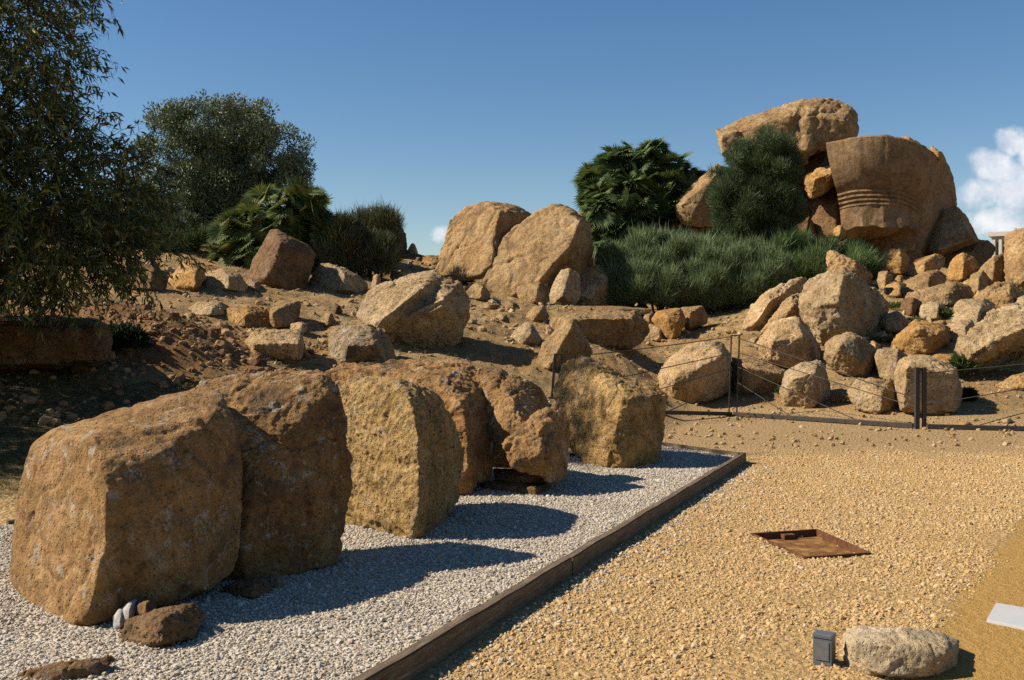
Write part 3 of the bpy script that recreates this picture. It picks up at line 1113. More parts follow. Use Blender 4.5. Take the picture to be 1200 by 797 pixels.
rock('squared pale stone lying beside the grey lamp', [(990, 752), (996, 738), (1015, 735), (1060, 737), (1100, 742), (1120, 752), (1119, 775), (1112, 792), (1060, 797), (1000, 793), (993, 775)], 0.42, [(1000, 752, .05), (1060, 757, 0), (1110, 765, 0.02), (1030, 790, -.03), (1090, 792, -.03)],
     M_PALE_NEAR, 'block', name='squared_stone', cat='stone', px=1.2)

# ------------------------------------------------------------------ hillside, left
rock('dark tilted boulder with a pointed top under the fan palms',
     [(293, 324), (298, 305), (318, 272), (324, 271), (340, 281), (361, 290), (368, 299), (357, 336), (350, 340), (313, 340), (297, 333)], 1.6, [(329, 283, .2), (322, 310, .0), (311, 325, -.1), (352, 297, .4), (335, 338, 0)], M_RED_SHADED, 'face')
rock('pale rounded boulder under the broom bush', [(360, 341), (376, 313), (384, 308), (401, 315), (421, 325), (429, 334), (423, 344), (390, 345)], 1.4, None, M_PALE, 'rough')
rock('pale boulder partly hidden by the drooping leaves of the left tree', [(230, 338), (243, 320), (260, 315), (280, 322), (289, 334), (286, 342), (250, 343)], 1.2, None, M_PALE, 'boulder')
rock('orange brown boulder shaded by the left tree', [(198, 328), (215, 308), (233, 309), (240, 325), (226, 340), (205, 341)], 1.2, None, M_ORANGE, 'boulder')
rock('brown boulder deep in the shade of the left tree', [(130, 330), (150, 312), (180, 310), (196, 325), (190, 342), (140, 343)], 1.2, None, M_RED_SHADED, 'boulder')
rock('small grey stone at the foot of the dark tilted boulder', [(285, 335), (292, 327), (303, 330), (306, 340), (290, 342)], 0.6, None, M_GREY, 'rough')
rock('dark rock face behind the broom bush on the ridge', [(446, 266), (458, 261), (468, 264), (475, 274), (477, 297), (470, 306), (448, 306)], 1.5, None, M_RED_SHADED, 'block', Y=40)
rock('small triangular stone on the ridge against the sky', [(476, 298), (482, 285), (486, 286), (490, 297), (484, 301)], 0.6, None, M_ORANGE, 'dressed', Y=40.5)
rock('dark stone below the small triangular one on the ridge', [(470, 302), (480, 297), (492, 298), (499, 303), (490, 308), (472, 308)], 0.8, None, M_RED_SHADED, 'dressed', Y=40)
rock('low layered ledge on the ridge left of the twin giant blocks', [(462, 306), (475, 302), (500, 300), (522, 300), (524, 318), (495, 324), (470, 320)], 1.5, None, M_ORANGE, 'layered', Y=39.5)
rock('rounded block in front of the layered ridge ledge', [(488, 318), (494, 310), (504, 309), (508, 316), (506, 326), (490, 326)], 0.8, None, M_ORANGE, 'boulder', Y=38.5)
rock('thin upright stone standing left of the big slanted boulder', [(435, 338), (437, 324), (442, 321), (446, 325), (446, 339)], 0.35, None, M_PALE, 'rough')
rock('small orange block behind the top of the big slanted boulder', [(457, 326), (459, 318), (470, 318), (487, 320), (488, 328), (470, 330)], 0.7, None, M_ORANGE, 'dressed', Y=31)
rock('big slanted boulder with a sunlit top slab and a shaded underside',
     [dict(sil=[(416, 368, .8), (426, 351, 1.0), (444, 336, 1.3), (484, 323, 1.5), (507, 319, 1.6), (514, 327, 1.3), (505, 345, .8), (480, 362, .3), (455, 382, .1), (440, 386, .1)], ridge=[(446, 375, -.05), (470, 357, .05), (492, 339, .2)], thick=1.5, d=0),
      dict(sil=[(512, 328, 1.2), (539, 331, 1.3), (547, 348, 1.2), (549, 368, 1.0), (541, 399, 1.2), (528, 411, 1.0), (498, 416, .75), (476, 411, .7), (458, 395, .45), (452, 384, .35), (470, 360, .5)], ridge=[(485, 366, .0), (520, 350, .1), (532, 372, .3)], thick=1.6, d=.15),
      dict(sil=[(484, 372, .3), (495, 358, .5), (515, 340, .7), (526, 350, .6), (527, 364, .5), (505, 370, .35), (488, 377, .3)], ridge=[(500, 368, .12), (520, 358, .2)], thick=.6, d=0)],
     mat=M_PALE, style='block')
rock('low brown stone at the left foot of the big slanted boulder', [(449, 398), (452, 390), (460, 388), (464, 395), (460, 402), (450, 402)], .4, None, M_ORANGE, 'boulder')
rock('rounded boulder crusted with dark grey lichen left of the big slanted one', [(386, 415), (388, 392), (400, 383), (430, 380), (446, 386), (455, 402), (462, 420), (450, 426), (405, 429), (390, 425)], 1.1, [(408, 405, -.1), (440, 405, 0), (402, 424, -.1)], M_GREY, 'pitted')
rock('squat block with a light top behind the iron stub', [(290, 400), (298, 390), (316, 387), (346, 387), (353, 390), (353, 413), (350, 422), (298, 423), (292, 413)], .9, [(297, 403, -.12), (350, 402, -.05), (300, 421, 0), (348, 421, 0)], M_PALE, 'pitted', name='stone_block', cat='stone block')
rock('small stone just behind the squat light topped block', [(339, 390), (341, 380), (352, 377), (360, 380), (360, 388), (352, 392)], .4, None, M_PALE, 'rough')
rock('low squared block with one dark end, half buried in the slope', [(316, 362), (335, 357), (350, 353), (352, 358), (350, 370), (340, 382), (322, 386), (316, 385)], .9, [(319, 366, -.1), (322, 384, 0)], M_ROCK, 'block', name='stone_block', cat='stone block')
rock('long low ledge of pale stone sunk in the slope', [(255, 375), (262, 363), (290, 359), (318, 361), (320, 384), (290, 386), (260, 382)], 1.0, None, M_ORANGE, 'rough', name='stone_ledge', cat='ledge')
rock('flat pale stone set level with the slope below the left tree', [(222, 362), (232, 355), (255, 354), (268, 360), (262, 370), (235, 372)], .9, None, M_PALE, 'rough')
rock('small dark stone on the slope left of the big slanted boulder', [(387, 362), (392, 355), (398, 358), (402, 366), (392, 369)], .4, None, M_RED_SHADED, 'rough')
rock('rough brown lump right of the half buried squared block', [(374, 380), (380, 369), (388, 366), (393, 376), (390, 384), (378, 385)], .5, None, M_ROCK, 'rough')
rock('long shaded ledge block at the left edge below the tree', [(-60, 376), (0, 373), (60, 372), (108, 374), (120, 380), (127, 396), (122, 420), (98, 430), (0, 434), (-60, 434)], 1.3, [(113, 384, -.2), (108, 424, -.15), (0, 382, -.3), (0, 428, -.2)], M_RED_SHADED, 'layered', name='stone_ledge', cat='ledge', px=2.2)

# ------------------------------------------------------------------ the giants in the middle
rock('left giant block of the twin pair, upright with a notch in its face',
     [(511, 320, 1.3), (521, 291, 1.4), (528, 258, 1.9), (545, 243, 2.0), (570, 237, 1.9), (592, 240, 2.0), (605, 243, 2.2), (622, 253, 2.4), (612, 300, 1.8), (600, 330, 1.2), (556, 326, .3), (530, 328, .9)],
     2.2, [(586, 248, .9), (577, 278, .5), (574, 296, .3), (562, 322, 0), (576, 310, .05)], M_ROCK, 'face', name='giant_block', cat='stone block', Y=ground(560, 340) + .5)
rock('right giant block of the twin pair, slanting with a wide pitted sunlit face',
     [(556, 323, 1.7), (562, 313, 1.7), (588, 282, 1.9), (605, 265, 2.0), (632, 247, 2.0), (647, 240, 1.8), (661, 242, 1.8), (681, 255, 1.6), (689, 262, 2.0), (694, 290, 2.0), (682, 322, 1.8), (650, 340, 1.0), (608, 352, .5), (581, 352, 1.0), (566, 340, 1.4)],
     2.0, [(680, 259, .8), (667, 290, .2), (650, 307, .0), (630, 332, -.1), (607, 342, .3)], M_ROCK, 'face', name='giant_block', cat='stone block', Y=ground(600, 352) + .1)
rock('brown block behind the right end of the twin giant blocks', [(668, 300), (676, 256), (690, 246), (703, 246), (709, 266), (713, 292), (706, 314), (682, 320)], 1.8, [(696, 262, .7), (692, 300, .4)], M_ROCK, 'rough', Y=ground(690, 345) + 1.4)
rock('thin flat stone on top of the brown block beside the palm', [(680, 252), (686, 245), (702, 244), (704, 249), (690, 254)], .8, None, M_ORANGE, 'dressed', Y=ground(690, 345) + 1.8)
rock('knobbly stone wedged under the left giant block', [(545, 344), (555, 332), (566, 334), (574, 346), (572, 352), (548, 353)], .8, None, M_ROCK, 'rough')
rock('small brown stone wedged left of the knobbly one', [(536, 345), (540, 336), (548, 335), (549, 347), (540, 350)], .6, None, M_RED_SHADED, 'rough')
rock('small squarish stone at the foot of the right giant block', [(606, 343), (608, 336), (620, 332), (632, 330), (642, 336), (643, 352), (638, 357), (612, 356)], .7, [(630, 338, -.05), (628, 355, -.05)], M_ROCK, 'block')
rock('smooth leaning stone pressed against the wedge shaped one', [(644, 346), (650, 331), (658, 317), (668, 315), (678, 322), (680, 345), (673, 358), (647, 357)], .8, [(660, 345, -.1)], M_PALE, 'block')
rock('wedge shaped stone with a bright left face and dark right side', [(668, 330), (679, 320), (699, 312), (711, 313), (717, 333), (716, 357), (690, 360), (677, 357)], 1.1, [(711, 327, .0), (690, 350, -.15), (676, 345, -.05)], M_PALE, 'block')
rock('rounded stone with a dark facet in front of the blue green shrub', [(717, 357), (722, 338), (734, 332), (763, 330), (766, 343), (760, 357), (735, 360)], .9, [(737, 345, -.1), (735, 357, -.1)], M_ROCK, 'block')
rock('rounded stone at the left corner of the blue green shrub', [(767, 350), (769, 341), (783, 337), (793, 346), (794, 357), (778, 359)], .7, None, M_ROCK, 'boulder')
rock('little stone before the rounded one at the shrub corner', [(767, 357), (770, 350), (780, 349), (784, 356), (778, 360)], .35, None, M_ROCK, 'boulder')
rock('flat stone lying along the lower edge of the blue green shrub', [(818, 357), (822, 352), (842, 351), (846, 356), (835, 359)], .6, None, M_PALE, 'dressed')
rock('long low wall block with dark hollows in its face',
     [(645, 396), (646, 374), (655, 368), (700, 366), (742, 365), (756, 380), (757, 390), (748, 401), (735, 408), (690, 410), (655, 404)], 1.4, [(660, 373, -.1), (740, 373, -.1), (690, 406, .1), (735, 404, .1), (700, 390, .25)], M_ROCK, 'pitted', name='wall_block', cat='stone block')
rock('thin level slab lying behind the long low wall block', [(628, 366), (650, 359), (720, 359), (760, 362), (756, 368), (690, 370), (640, 371)], 1.2, None, M_ROCK, 'dressed', name='stone_slab', cat='slab')
rock('leaning triangular slab with a bright left side by the thin fence post', [(629, 424), (640, 398), (662, 376), (671, 376), (684, 395), (692, 413), (688, 420), (643, 435), (632, 430)], 1.1, [(670, 383, -.05), (655, 408, -.2), (643, 432, -.1)], M_ROCK, 'layered')
rock('small pointed stone with a dark right facet on the slope', [(598, 397), (604, 388), (616, 378), (623, 380), (635, 398), (630, 405), (609, 407)], .6, [(622, 391, -.1)], M_PALE, 'block')
rock('small rounded stone above the pointed one on the slope', [(616, 373), (619, 366), (627, 359), (637, 358), (643, 370), (640, 379), (623, 379)], .55, [(632, 366, -.05)], M_ROCK, 'boulder')
rock('yellow rounded chunk leaning on the flat topped block, middle slope', [(764, 375), (772, 365), (797, 362), (803, 376), (796, 393), (788, 398), (775, 390)], .9, [(795, 378, -.1), (782, 370, -.05)], M_ORANGE, 'boulder')
rock('flat topped block with a dark square end, middle slope', [(796, 364), (800, 361), (823, 359), (829, 372), (827, 379), (806, 387), (796, 388)], 1.0, [(809, 366, -.1), (808, 384, 0)], M_ROCK, 'block', name='stone_block', cat='stone block')
rock('low sloping pale stone left of the yellow rounded chunk', [(750, 402), (756, 390), (762, 380), (776, 385), (790, 397), (788, 402)], .8, None, M_PALE, 'rough')
rock('little greyish stone on the end of the long low wall block', [(741, 364), (748, 356), (758, 358), (761, 364), (752, 369)], .5, None, M_GREY, 'boulder')
rock('small dark gapped stone right of the little greyish one', [(752, 376), (758, 366), (766, 366), (768, 376), (760, 382)], .5, None, M_ROCK, 'rough')
for pts, lab in (([(500, 352), (510, 345), (524, 346), (530, 354), (518, 358)], 'low pale stone behind the right shoulder of the big slanted boulder'),
                 ([(528, 352), (538, 347), (552, 352), (548, 358), (532, 358)], 'low yellow stone at the foot of the left giant block'),
                 ([(560, 358), (572, 354), (586, 357), (582, 363), (565, 363)], 'low stone in front of the knobbly wedged one'),
                 ([(580, 372), (586, 367), (594, 369), (594, 375), (584, 377)], 'small stone on bare slope right of the big slanted boulder'),
                 ([(590, 358), (597, 352), (606, 356), (604, 362), (594, 363)], 'small stone left of the squarish one under the giant blocks'),
                 ([(545, 376), (552, 372), (560, 375), (557, 380), (548, 380)], 'small pale stone beside the shadow of the big slanted boulder')):
    rock(lab, pts, .5, None, M_PALE if 'pale' in lab else M_ROCK, 'rough', name='small_stone', cat='stone')

# ------------------------------------------------------------------ behind the fence, right
rock('egg shaped boulder with a dark hollow underside left of the double fence post',
     [(775, 443), (784, 423), (806, 406), (829, 400), (845, 404), (855, 421), (855, 437), (851, 458), (833, 468), (813, 471), (788, 473), (778, 460)], 1.5, [(846, 416, .1), (818, 432, -.2), (803, 447, -.15), (790, 440, -.1)], M_PALE, 'boulder', soft=6)
rock('low squared block with a dark face right behind the double fence post', [(858, 448), (860, 420), (872, 419), (895, 425), (918, 434), (921, 450), (900, 462), (866, 463)], .9, [(873, 430, -.1), (916, 438, 0), (872, 460, -.1)], M_ROCK, 'block', name='stone_block', cat='stone block')
rock('broad pitted boulder with an upright left side, front of the right heap',
     [(886, 405), (893, 395), (908, 379), (932, 373), (946, 383), (957, 403), (960, 420), (950, 430), (932, 433), (915, 428), (896, 422)], 1.1, [(905, 400, -.15), (940, 395, -.1), (945, 422, -.05), (910, 420, -.15)], M_PALE, 'pitted')
rock('largest rock of the right heap with a rough dark right face',
     [(938, 345), (944, 334), (965, 321), (990, 315), (1003, 325, 1.0), (1012, 338, 1.1), (1029, 344, 1.5), (1039, 358, 1.6), (1033, 380, 1.4), (1028, 395, 1.2), (1005, 400, .5), (965, 408), (948, 390), (940, 370)], 1.8, [(986, 322, .1), (983, 355, -.25), (988, 385, -.2), (950, 350, .0), (960, 395, -.1)], M_PALE, 'pitted')
rock('long sloping rock at the left end of the right heap', [(870, 386), (881, 358), (896, 344), (920, 332), (945, 325), (941, 341), (920, 352), (902, 380), (880, 392)], 1.3, [(905, 348, -.1), (888, 375, -.1)], M_PALE, 'pitted')
rock('small hollowed rock lodged between the long sloping one and the largest', [(893, 388), (908, 372), (918, 354), (928, 347), (943, 344), (945, 375), (935, 388), (910, 392)], .9, [(930, 360, -.05)], M_PALE, 'rough')
rock('flat tilted slab behind the long sloping rock, under the shrub', [(895, 346), (896, 333), (920, 323), (941, 313), (952, 318), (958, 325), (930, 345)], .9, None, M_ROCK, 'dressed')
rock('pointed rock sticking up behind the largest rock of the right heap', [(969, 325), (971, 297), (976, 295), (985, 301), (1002, 305), (1013, 314), (1020, 322), (1019, 336), (990, 340)], .9, [(1000, 318, -.1)], M_ROCK, 'rough')
rock('round flat faced boulder in the second row of the right heap', [(967, 420), (970, 402), (980, 394), (995, 391), (1010, 396), (1023, 407), (1028, 418), (1023, 436), (1014, 444), (990, 438), (972, 430)], .9, [(985, 405, -.15), (1010, 425, -.15)], M_PALE, 'boulder')
rock('squarish boulder on the ground behind the slanting wires', [(915, 458), (922, 436), (940, 426), (958, 423), (966, 430), (971, 450), (971, 467), (950, 479), (920, 474)], .9, [(928, 445, -.1), (955, 436, -.1), (955, 472, -.1)], M_PALE, 'boulder', soft=6)
rock('squat rounded boulder on the ground left of the squared block', [(994, 460), (1004, 447), (1021, 444), (1042, 447), (1053, 454), (1055, 470), (1048, 483), (1025, 486), (1004, 479)], .8, None, M_PALE, 'pitted')
rock('squared light block standing right behind the iron fence post', [(1050, 440), (1056, 424), (1068, 416), (1090, 419), (1119, 432), (1125, 460), (1121, 483), (1090, 487), (1055, 482)], 1.1, [(1062, 428, -.15), (1116, 438, -.1), (1118, 481, -.08), (1058, 478, -.1)], M_PALE, 'block', name='stone_block', cat='stone block')
rock('lumpy block behind the squared light one and right of the round boulder', [(1025, 420), (1029, 410), (1053, 410), (1066, 420), (1060, 445), (1045, 450), (1030, 440)], 1.0, None, M_PALE, 'pitted')
rock('orange block top showing over the squared light block', [(1088, 422), (1096, 416), (1117, 415), (1126, 424), (1126, 442), (1100, 446)], .9, None, M_ORANGE, 'block')
rock('orange wedge with smooth striped face in the middle of the right heap', [(1046, 402), (1052, 392), (1067, 381), (1073, 376), (1100, 380), (1111, 385), (1112, 402), (1092, 416), (1070, 414), (1050, 410)], 1.0, [(1075, 385, -.15), (1100, 392, -.15), (1085, 412, -.1)], M_ORANGE, 'layered')
rock('small rounded block right of the orange striped wedge', [(1106, 390), (1110, 382), (1124, 377), (1138, 375), (1142, 382), (1133, 395), (1114, 404)], .8, None, M_PALE, 'boulder')
rock('pale flat stone in the weeds left of the orange wedge', [(1032, 377), (1040, 368), (1052, 365), (1066, 376), (1072, 388), (1055, 392), (1038, 388)], .8, None, M_PALE, 'rough')
rock('huge overhanging boulder with a dark cave below it at the right edge',
     [dict(sil=[(1123, 410, .6), (1126, 396, .7), (1135, 386, 1.0), (1168, 370, 1.4), (1200, 354, 1.8), (1250, 345, 2), (1260, 385, 1.0), (1230, 392, .2), (1195, 392, 0), (1165, 408, 0), (1145, 425, .1), (1132, 430, .4)], ridge=[(1140, 418, -.1), (1165, 400, -.2), (1200, 384, -.2)], thick=1.8, d=0),
      dict(sil=[(1128, 432, .8), (1140, 412, 1.0), (1170, 400, 1.1), (1260, 380, 1.1), (1260, 450, .9), (1200, 449, .8), (1150, 446, .7), (1135, 441, .7)], ridge=[(1180, 430, .6)], thick=1.6, d=.2)],
     mat=M_PALE, style='rough', Y=ground(1140, 446) - .3, px=2.0)
rock('orange tongue of rock low at the right edge below the huge overhanging boulder', [(1166, 454), (1180, 447), (1200, 438), (1240, 428), (1250, 450), (1240, 460), (1200, 458), (1178, 460)], .8, None, M_ORANGE, 'boulder')
rock('small bright stone on bare ground below the huge overhanging boulder', [(1172, 494), (1176, 490), (1184, 489), (1187, 494), (1182, 497)], .25, None, M_PALE, 'rough', name='small_stone', cat='stone')
rock('small orange stone on the ground right of the iron fence post', [(1122, 497), (1127, 494), (1136, 494), (1140, 498), (1130, 500)], .25, None, M_ORANGE, 'rough', name='small_stone', cat='stone')
rock('light clod on the slope left of the broad pitted boulder', [(876, 404), (880, 396), (888, 394), (892, 402), (887, 408)], .4, None, M_PALE, 'boulder', name='small_stone', cat='stone')

# upper rubble
UP = 30.0
for lab, sil, th, mat, st in (
    ('yellow boulder with lumpy face just right of the pointed rock', [(1022, 308), (1028, 298), (1040, 293), (1053, 291), (1062, 297), (1069, 310), (1058, 320), (1044, 326), (1030, 318)], 1.1, M_ORANGE, 'pitted'),
    ('small brown stone under the yellow lumpy boulder', [(1028, 330), (1030, 319), (1040, 318), (1043, 330), (1036, 341), (1030, 340)], .8, M_ROCK, 'rough'),
    ('orange flat stone low between the shrub and the little floodlights', [(1034, 343), (1040, 334), (1052, 330), (1062, 333), (1058, 346), (1042, 350)], .8, M_ORANGE, 'dressed'),
    ('smooth orange stone tucked under the carved capital', [(1060, 298), (1068, 292), (1079, 286), (1084, 291), (1082, 300), (1066, 304)], .9, M_ORANGE, 'boulder'),
    ('long yellow stone leaning below the carved capital', [(1058, 322), (1062, 312), (1072, 305), (1096, 298), (1106, 302), (1105, 310), (1085, 318), (1068, 326)], 1.0, M_ORANGE, 'block'),
    ('bulky stone in the middle of the upper rubble', [(1054, 340), (1066, 329), (1080, 320), (1098, 316), (1108, 324), (1106, 334), (1085, 342), (1064, 346)], 1.1, M_ROCK, 'boulder'),
    ('long rough beam of stone lying across the upper rubble', [(1058, 356), (1066, 344), (1090, 337), (1120, 330), (1136, 336), (1139, 347), (1120, 354), (1098, 357), (1072, 362)], 1.0, M_ROCK, 'layered'),
    ('tall orange stone below the split wedge', [(1109, 325), (1114, 310), (1118, 303), (1128, 297), (1141, 302), (1147, 315), (1142, 326), (1120, 332)], 1.1, M_ORANGE, 'boulder'),
    ('rounded stone in front of the tall orange one', [(1134, 334), (1139, 322), (1152, 317), (1161, 329), (1160, 338), (1144, 346), (1136, 342)], .9, M_ROCK, 'boulder'),
    ('slanting slab left of the stone pillar at the right edge', [(1145, 322), (1152, 311), (1164, 301), (1176, 297), (1179, 310), (1178, 331), (1162, 334)], .9, M_ROCK, 'block'),
    ('stone pillar stub standing at the right edge of the ruin', [(1177, 300), (1178, 274), (1190, 270), (1204, 268), (1225, 269), (1225, 345), (1195, 343), (1179, 333)], 1.6, M_ROCK, 'pitted'),
    ('long humped stone below the pillar stub', [(1140, 356), (1150, 344), (1168, 332), (1184, 331), (1199, 346), (1196, 358), (1176, 364), (1150, 366)], 1.1, M_ROCK, 'rough'),
    ('big humped stone in the weeds of the right heap', [(1110, 376), (1116, 362), (1125, 352), (1152, 350), (1165, 357), (1160, 368), (1140, 378), (1118, 384)], 1.1, M_PALE, 'boulder'),
    ('round stone full of small pits among the weeds', [(1076, 368), (1080, 358), (1090, 353), (1102, 354), (1109, 364), (1105, 376), (1084, 377)], .7, M_PALE, 'pitted'),
    ('rough reddish stone left of the round pitted one', [(1055, 362), (1058, 351), (1070, 349), (1080, 354), (1080, 368), (1062, 372)], .7, M_RED_SHADED, 'pitted'),
    ('flat light stone between the big humped one and the huge overhanging boulder', [(1140, 380), (1152, 368), (1172, 362), (1190, 356), (1200, 362), (1180, 376), (1155, 386)], .9, M_PALE, 'rough'),
    ('pale stone at the right edge above the huge overhanging boulder', [(1186, 362), (1192, 350), (1208, 344), (1230, 346), (1230, 366), (1200, 368)], .9, M_PALE, 'boulder')):
    rock(lab, sil, th, None, mat, st)

# small broken stones filling the gaps of the heap; nothing tells one from the next
_r = random.Random(77)
for _ in range(85):
    while True:
        fx, fy = _r.uniform(1000, 1200), _r.uniform(330, 420)
        if fy < 455 - 0.12 * (1200 - fx) and not (940 < fx < 1040 and fy > 335 and fy < 400):
            break
    w, h = _r.uniform(5, 14), _r.uniform(4, 9)
    ang = sorted(_r.uniform(0, 6.283) for _ in range(8))
    sil = [(fx + w * math.cos(t), fy - h + h * math.sin(t)) for t in ang]
    rock('small broken stone filling a gap of the rubble slope under the carved capital', sil, .5, None, _r.choice((M_ROCK, M_PALE, M_ORANGE, M_PALE)), _r.choice(('rough', 'block', 'pitted')),
         Y=ground(fx, fy) + .15, name='rubble_stone', cat='stone', group='small broken stones of the rubble slope', px=1.6)


# ------------------------------------------------------------------ the pile with the carved capital
PILE_Y = 36.0


def pile(label, sil, thick, ridge=None, mat=M_ROCK, style='block', dY=0.0, **k):
    return rock(label, sil, thick, ridge, mat, style, Y=PILE_Y + dY, name=k.pop('name', 'giant_block'), cat='stone block', group='great blocks of the collapsed temple', **k)


pile('great slab topping the pile, split by a crack and broken at its right end',
     [dict(sil=[(842, 152, 1.2), (870, 141, 1.2), (938, 118, 1.4), (946, 121, 1.4), (944, 190, .6), (900, 190, .5), (850, 182, .6)], ridge=[(846, 158, .5), (930, 135, .3), (900, 176, .2)], thick=2.4, d=0),
      dict(sil=[(940, 122, 1.3), (955, 117, 1.4), (975, 117, 1.4), (997, 125, 1.3), (1003, 134, 1.2), (999, 140, 1.1), (1005, 150, 1.1), (1004, 157, 1.0), (1000, 164, .9), (970, 173, .5), (930, 187, .3), (922, 160, .4)], ridge=[(946, 134, .2), (990, 142, .3), (985, 160, .2), (945, 176, 0)], thick=2.4, d=0)],
     2.4, mat=M_ROCK, style='slab', dY=0.4)
pile('shaded block carrying the great top slab', [(920, 186), (972, 172), (985, 215), (999, 275), (960, 290), (915, 290), (900, 240)], 2.2, None, M_RED_SHADED, 'block', 1.2)
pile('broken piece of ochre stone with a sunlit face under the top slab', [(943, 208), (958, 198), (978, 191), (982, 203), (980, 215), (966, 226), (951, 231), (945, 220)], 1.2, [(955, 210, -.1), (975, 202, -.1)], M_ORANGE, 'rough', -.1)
pile('long dark slab standing on edge below the ochre piece', [(950, 236), (982, 216), (997, 258), (997, 270), (955, 285), (948, 268)], 1.4, None, M_RED_SHADED, 'dressed', .3)
pile('dark block behind the upright feathery shrub', [(880, 215), (918, 190), (935, 200), (950, 262), (948, 292), (890, 295)], 1.6, None, M_RED_SHADED, 'block', .9)
pile('dark block low in shade right of the upright feathery shrub', [(930, 268), (948, 255), (958, 270), (958, 295), (930, 296)], 1.2, None, M_RED_SHADED, 'block', -.1)
pile('tilted slab leaning at the left end of the pile beside the palm', [(790, 240), (800, 228), (838, 195), (852, 200), (856, 262), (820, 264), (803, 262), (794, 252)], 1.6, [(798, 240, .1), (838, 206, .2), (812, 252, .0)], M_ROCK, 'slab', .6)
pile('low dark stone behind the shrubs under the tilted slab', [(765, 272), (778, 256), (805, 254), (838, 256), (850, 275), (845, 300), (770, 300)], 1.4, None, M_RED_SHADED, 'block', 1.0)
pile('small orange stone above the shrub at the foot of the capital', [(976, 276), (978, 266), (986, 264), (991, 270), (990, 280)], .6, None, M_ORANGE, 'rough', -1.6, name='boulder')
pile('wedge of stone with a sunlit triangular face at the right end of the pile',
     [(1086, 292), (1098, 262), (1110, 246), (1119, 242), (1130, 252), (1138, 266), (1146, 283), (1128, 288), (1108, 296), (1098, 302)], 1.4, [(1100, 293, -.3), (1138, 280, -.3), (1125, 256, .2)], M_ROCK, 'dressed', -.2)
pile('dark boulder in shade right of the triangular face', [(1092, 310), (1110, 296), (1146, 282), (1160, 284), (1166, 292), (1158, 305), (1140, 318), (1110, 322)], 1.4, None, M_RED_SHADED, 'boulder', -.1)
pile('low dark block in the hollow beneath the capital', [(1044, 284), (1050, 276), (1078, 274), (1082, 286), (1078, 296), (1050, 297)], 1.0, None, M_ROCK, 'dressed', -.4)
pile('dark mass of stone behind and under the capital', [(1000, 250), (1060, 240), (1098, 250), (1098, 300), (1050, 305), (1000, 298)], 1.6, None, M_RED_SHADED, 'block', 1.1)
pile('second dark block under the left end of the capital', [(994, 262), (1030, 258), (1052, 270), (1046, 300), (1010, 304), (994, 290)], 1.2, None, M_RED_SHADED, 'block', .3)


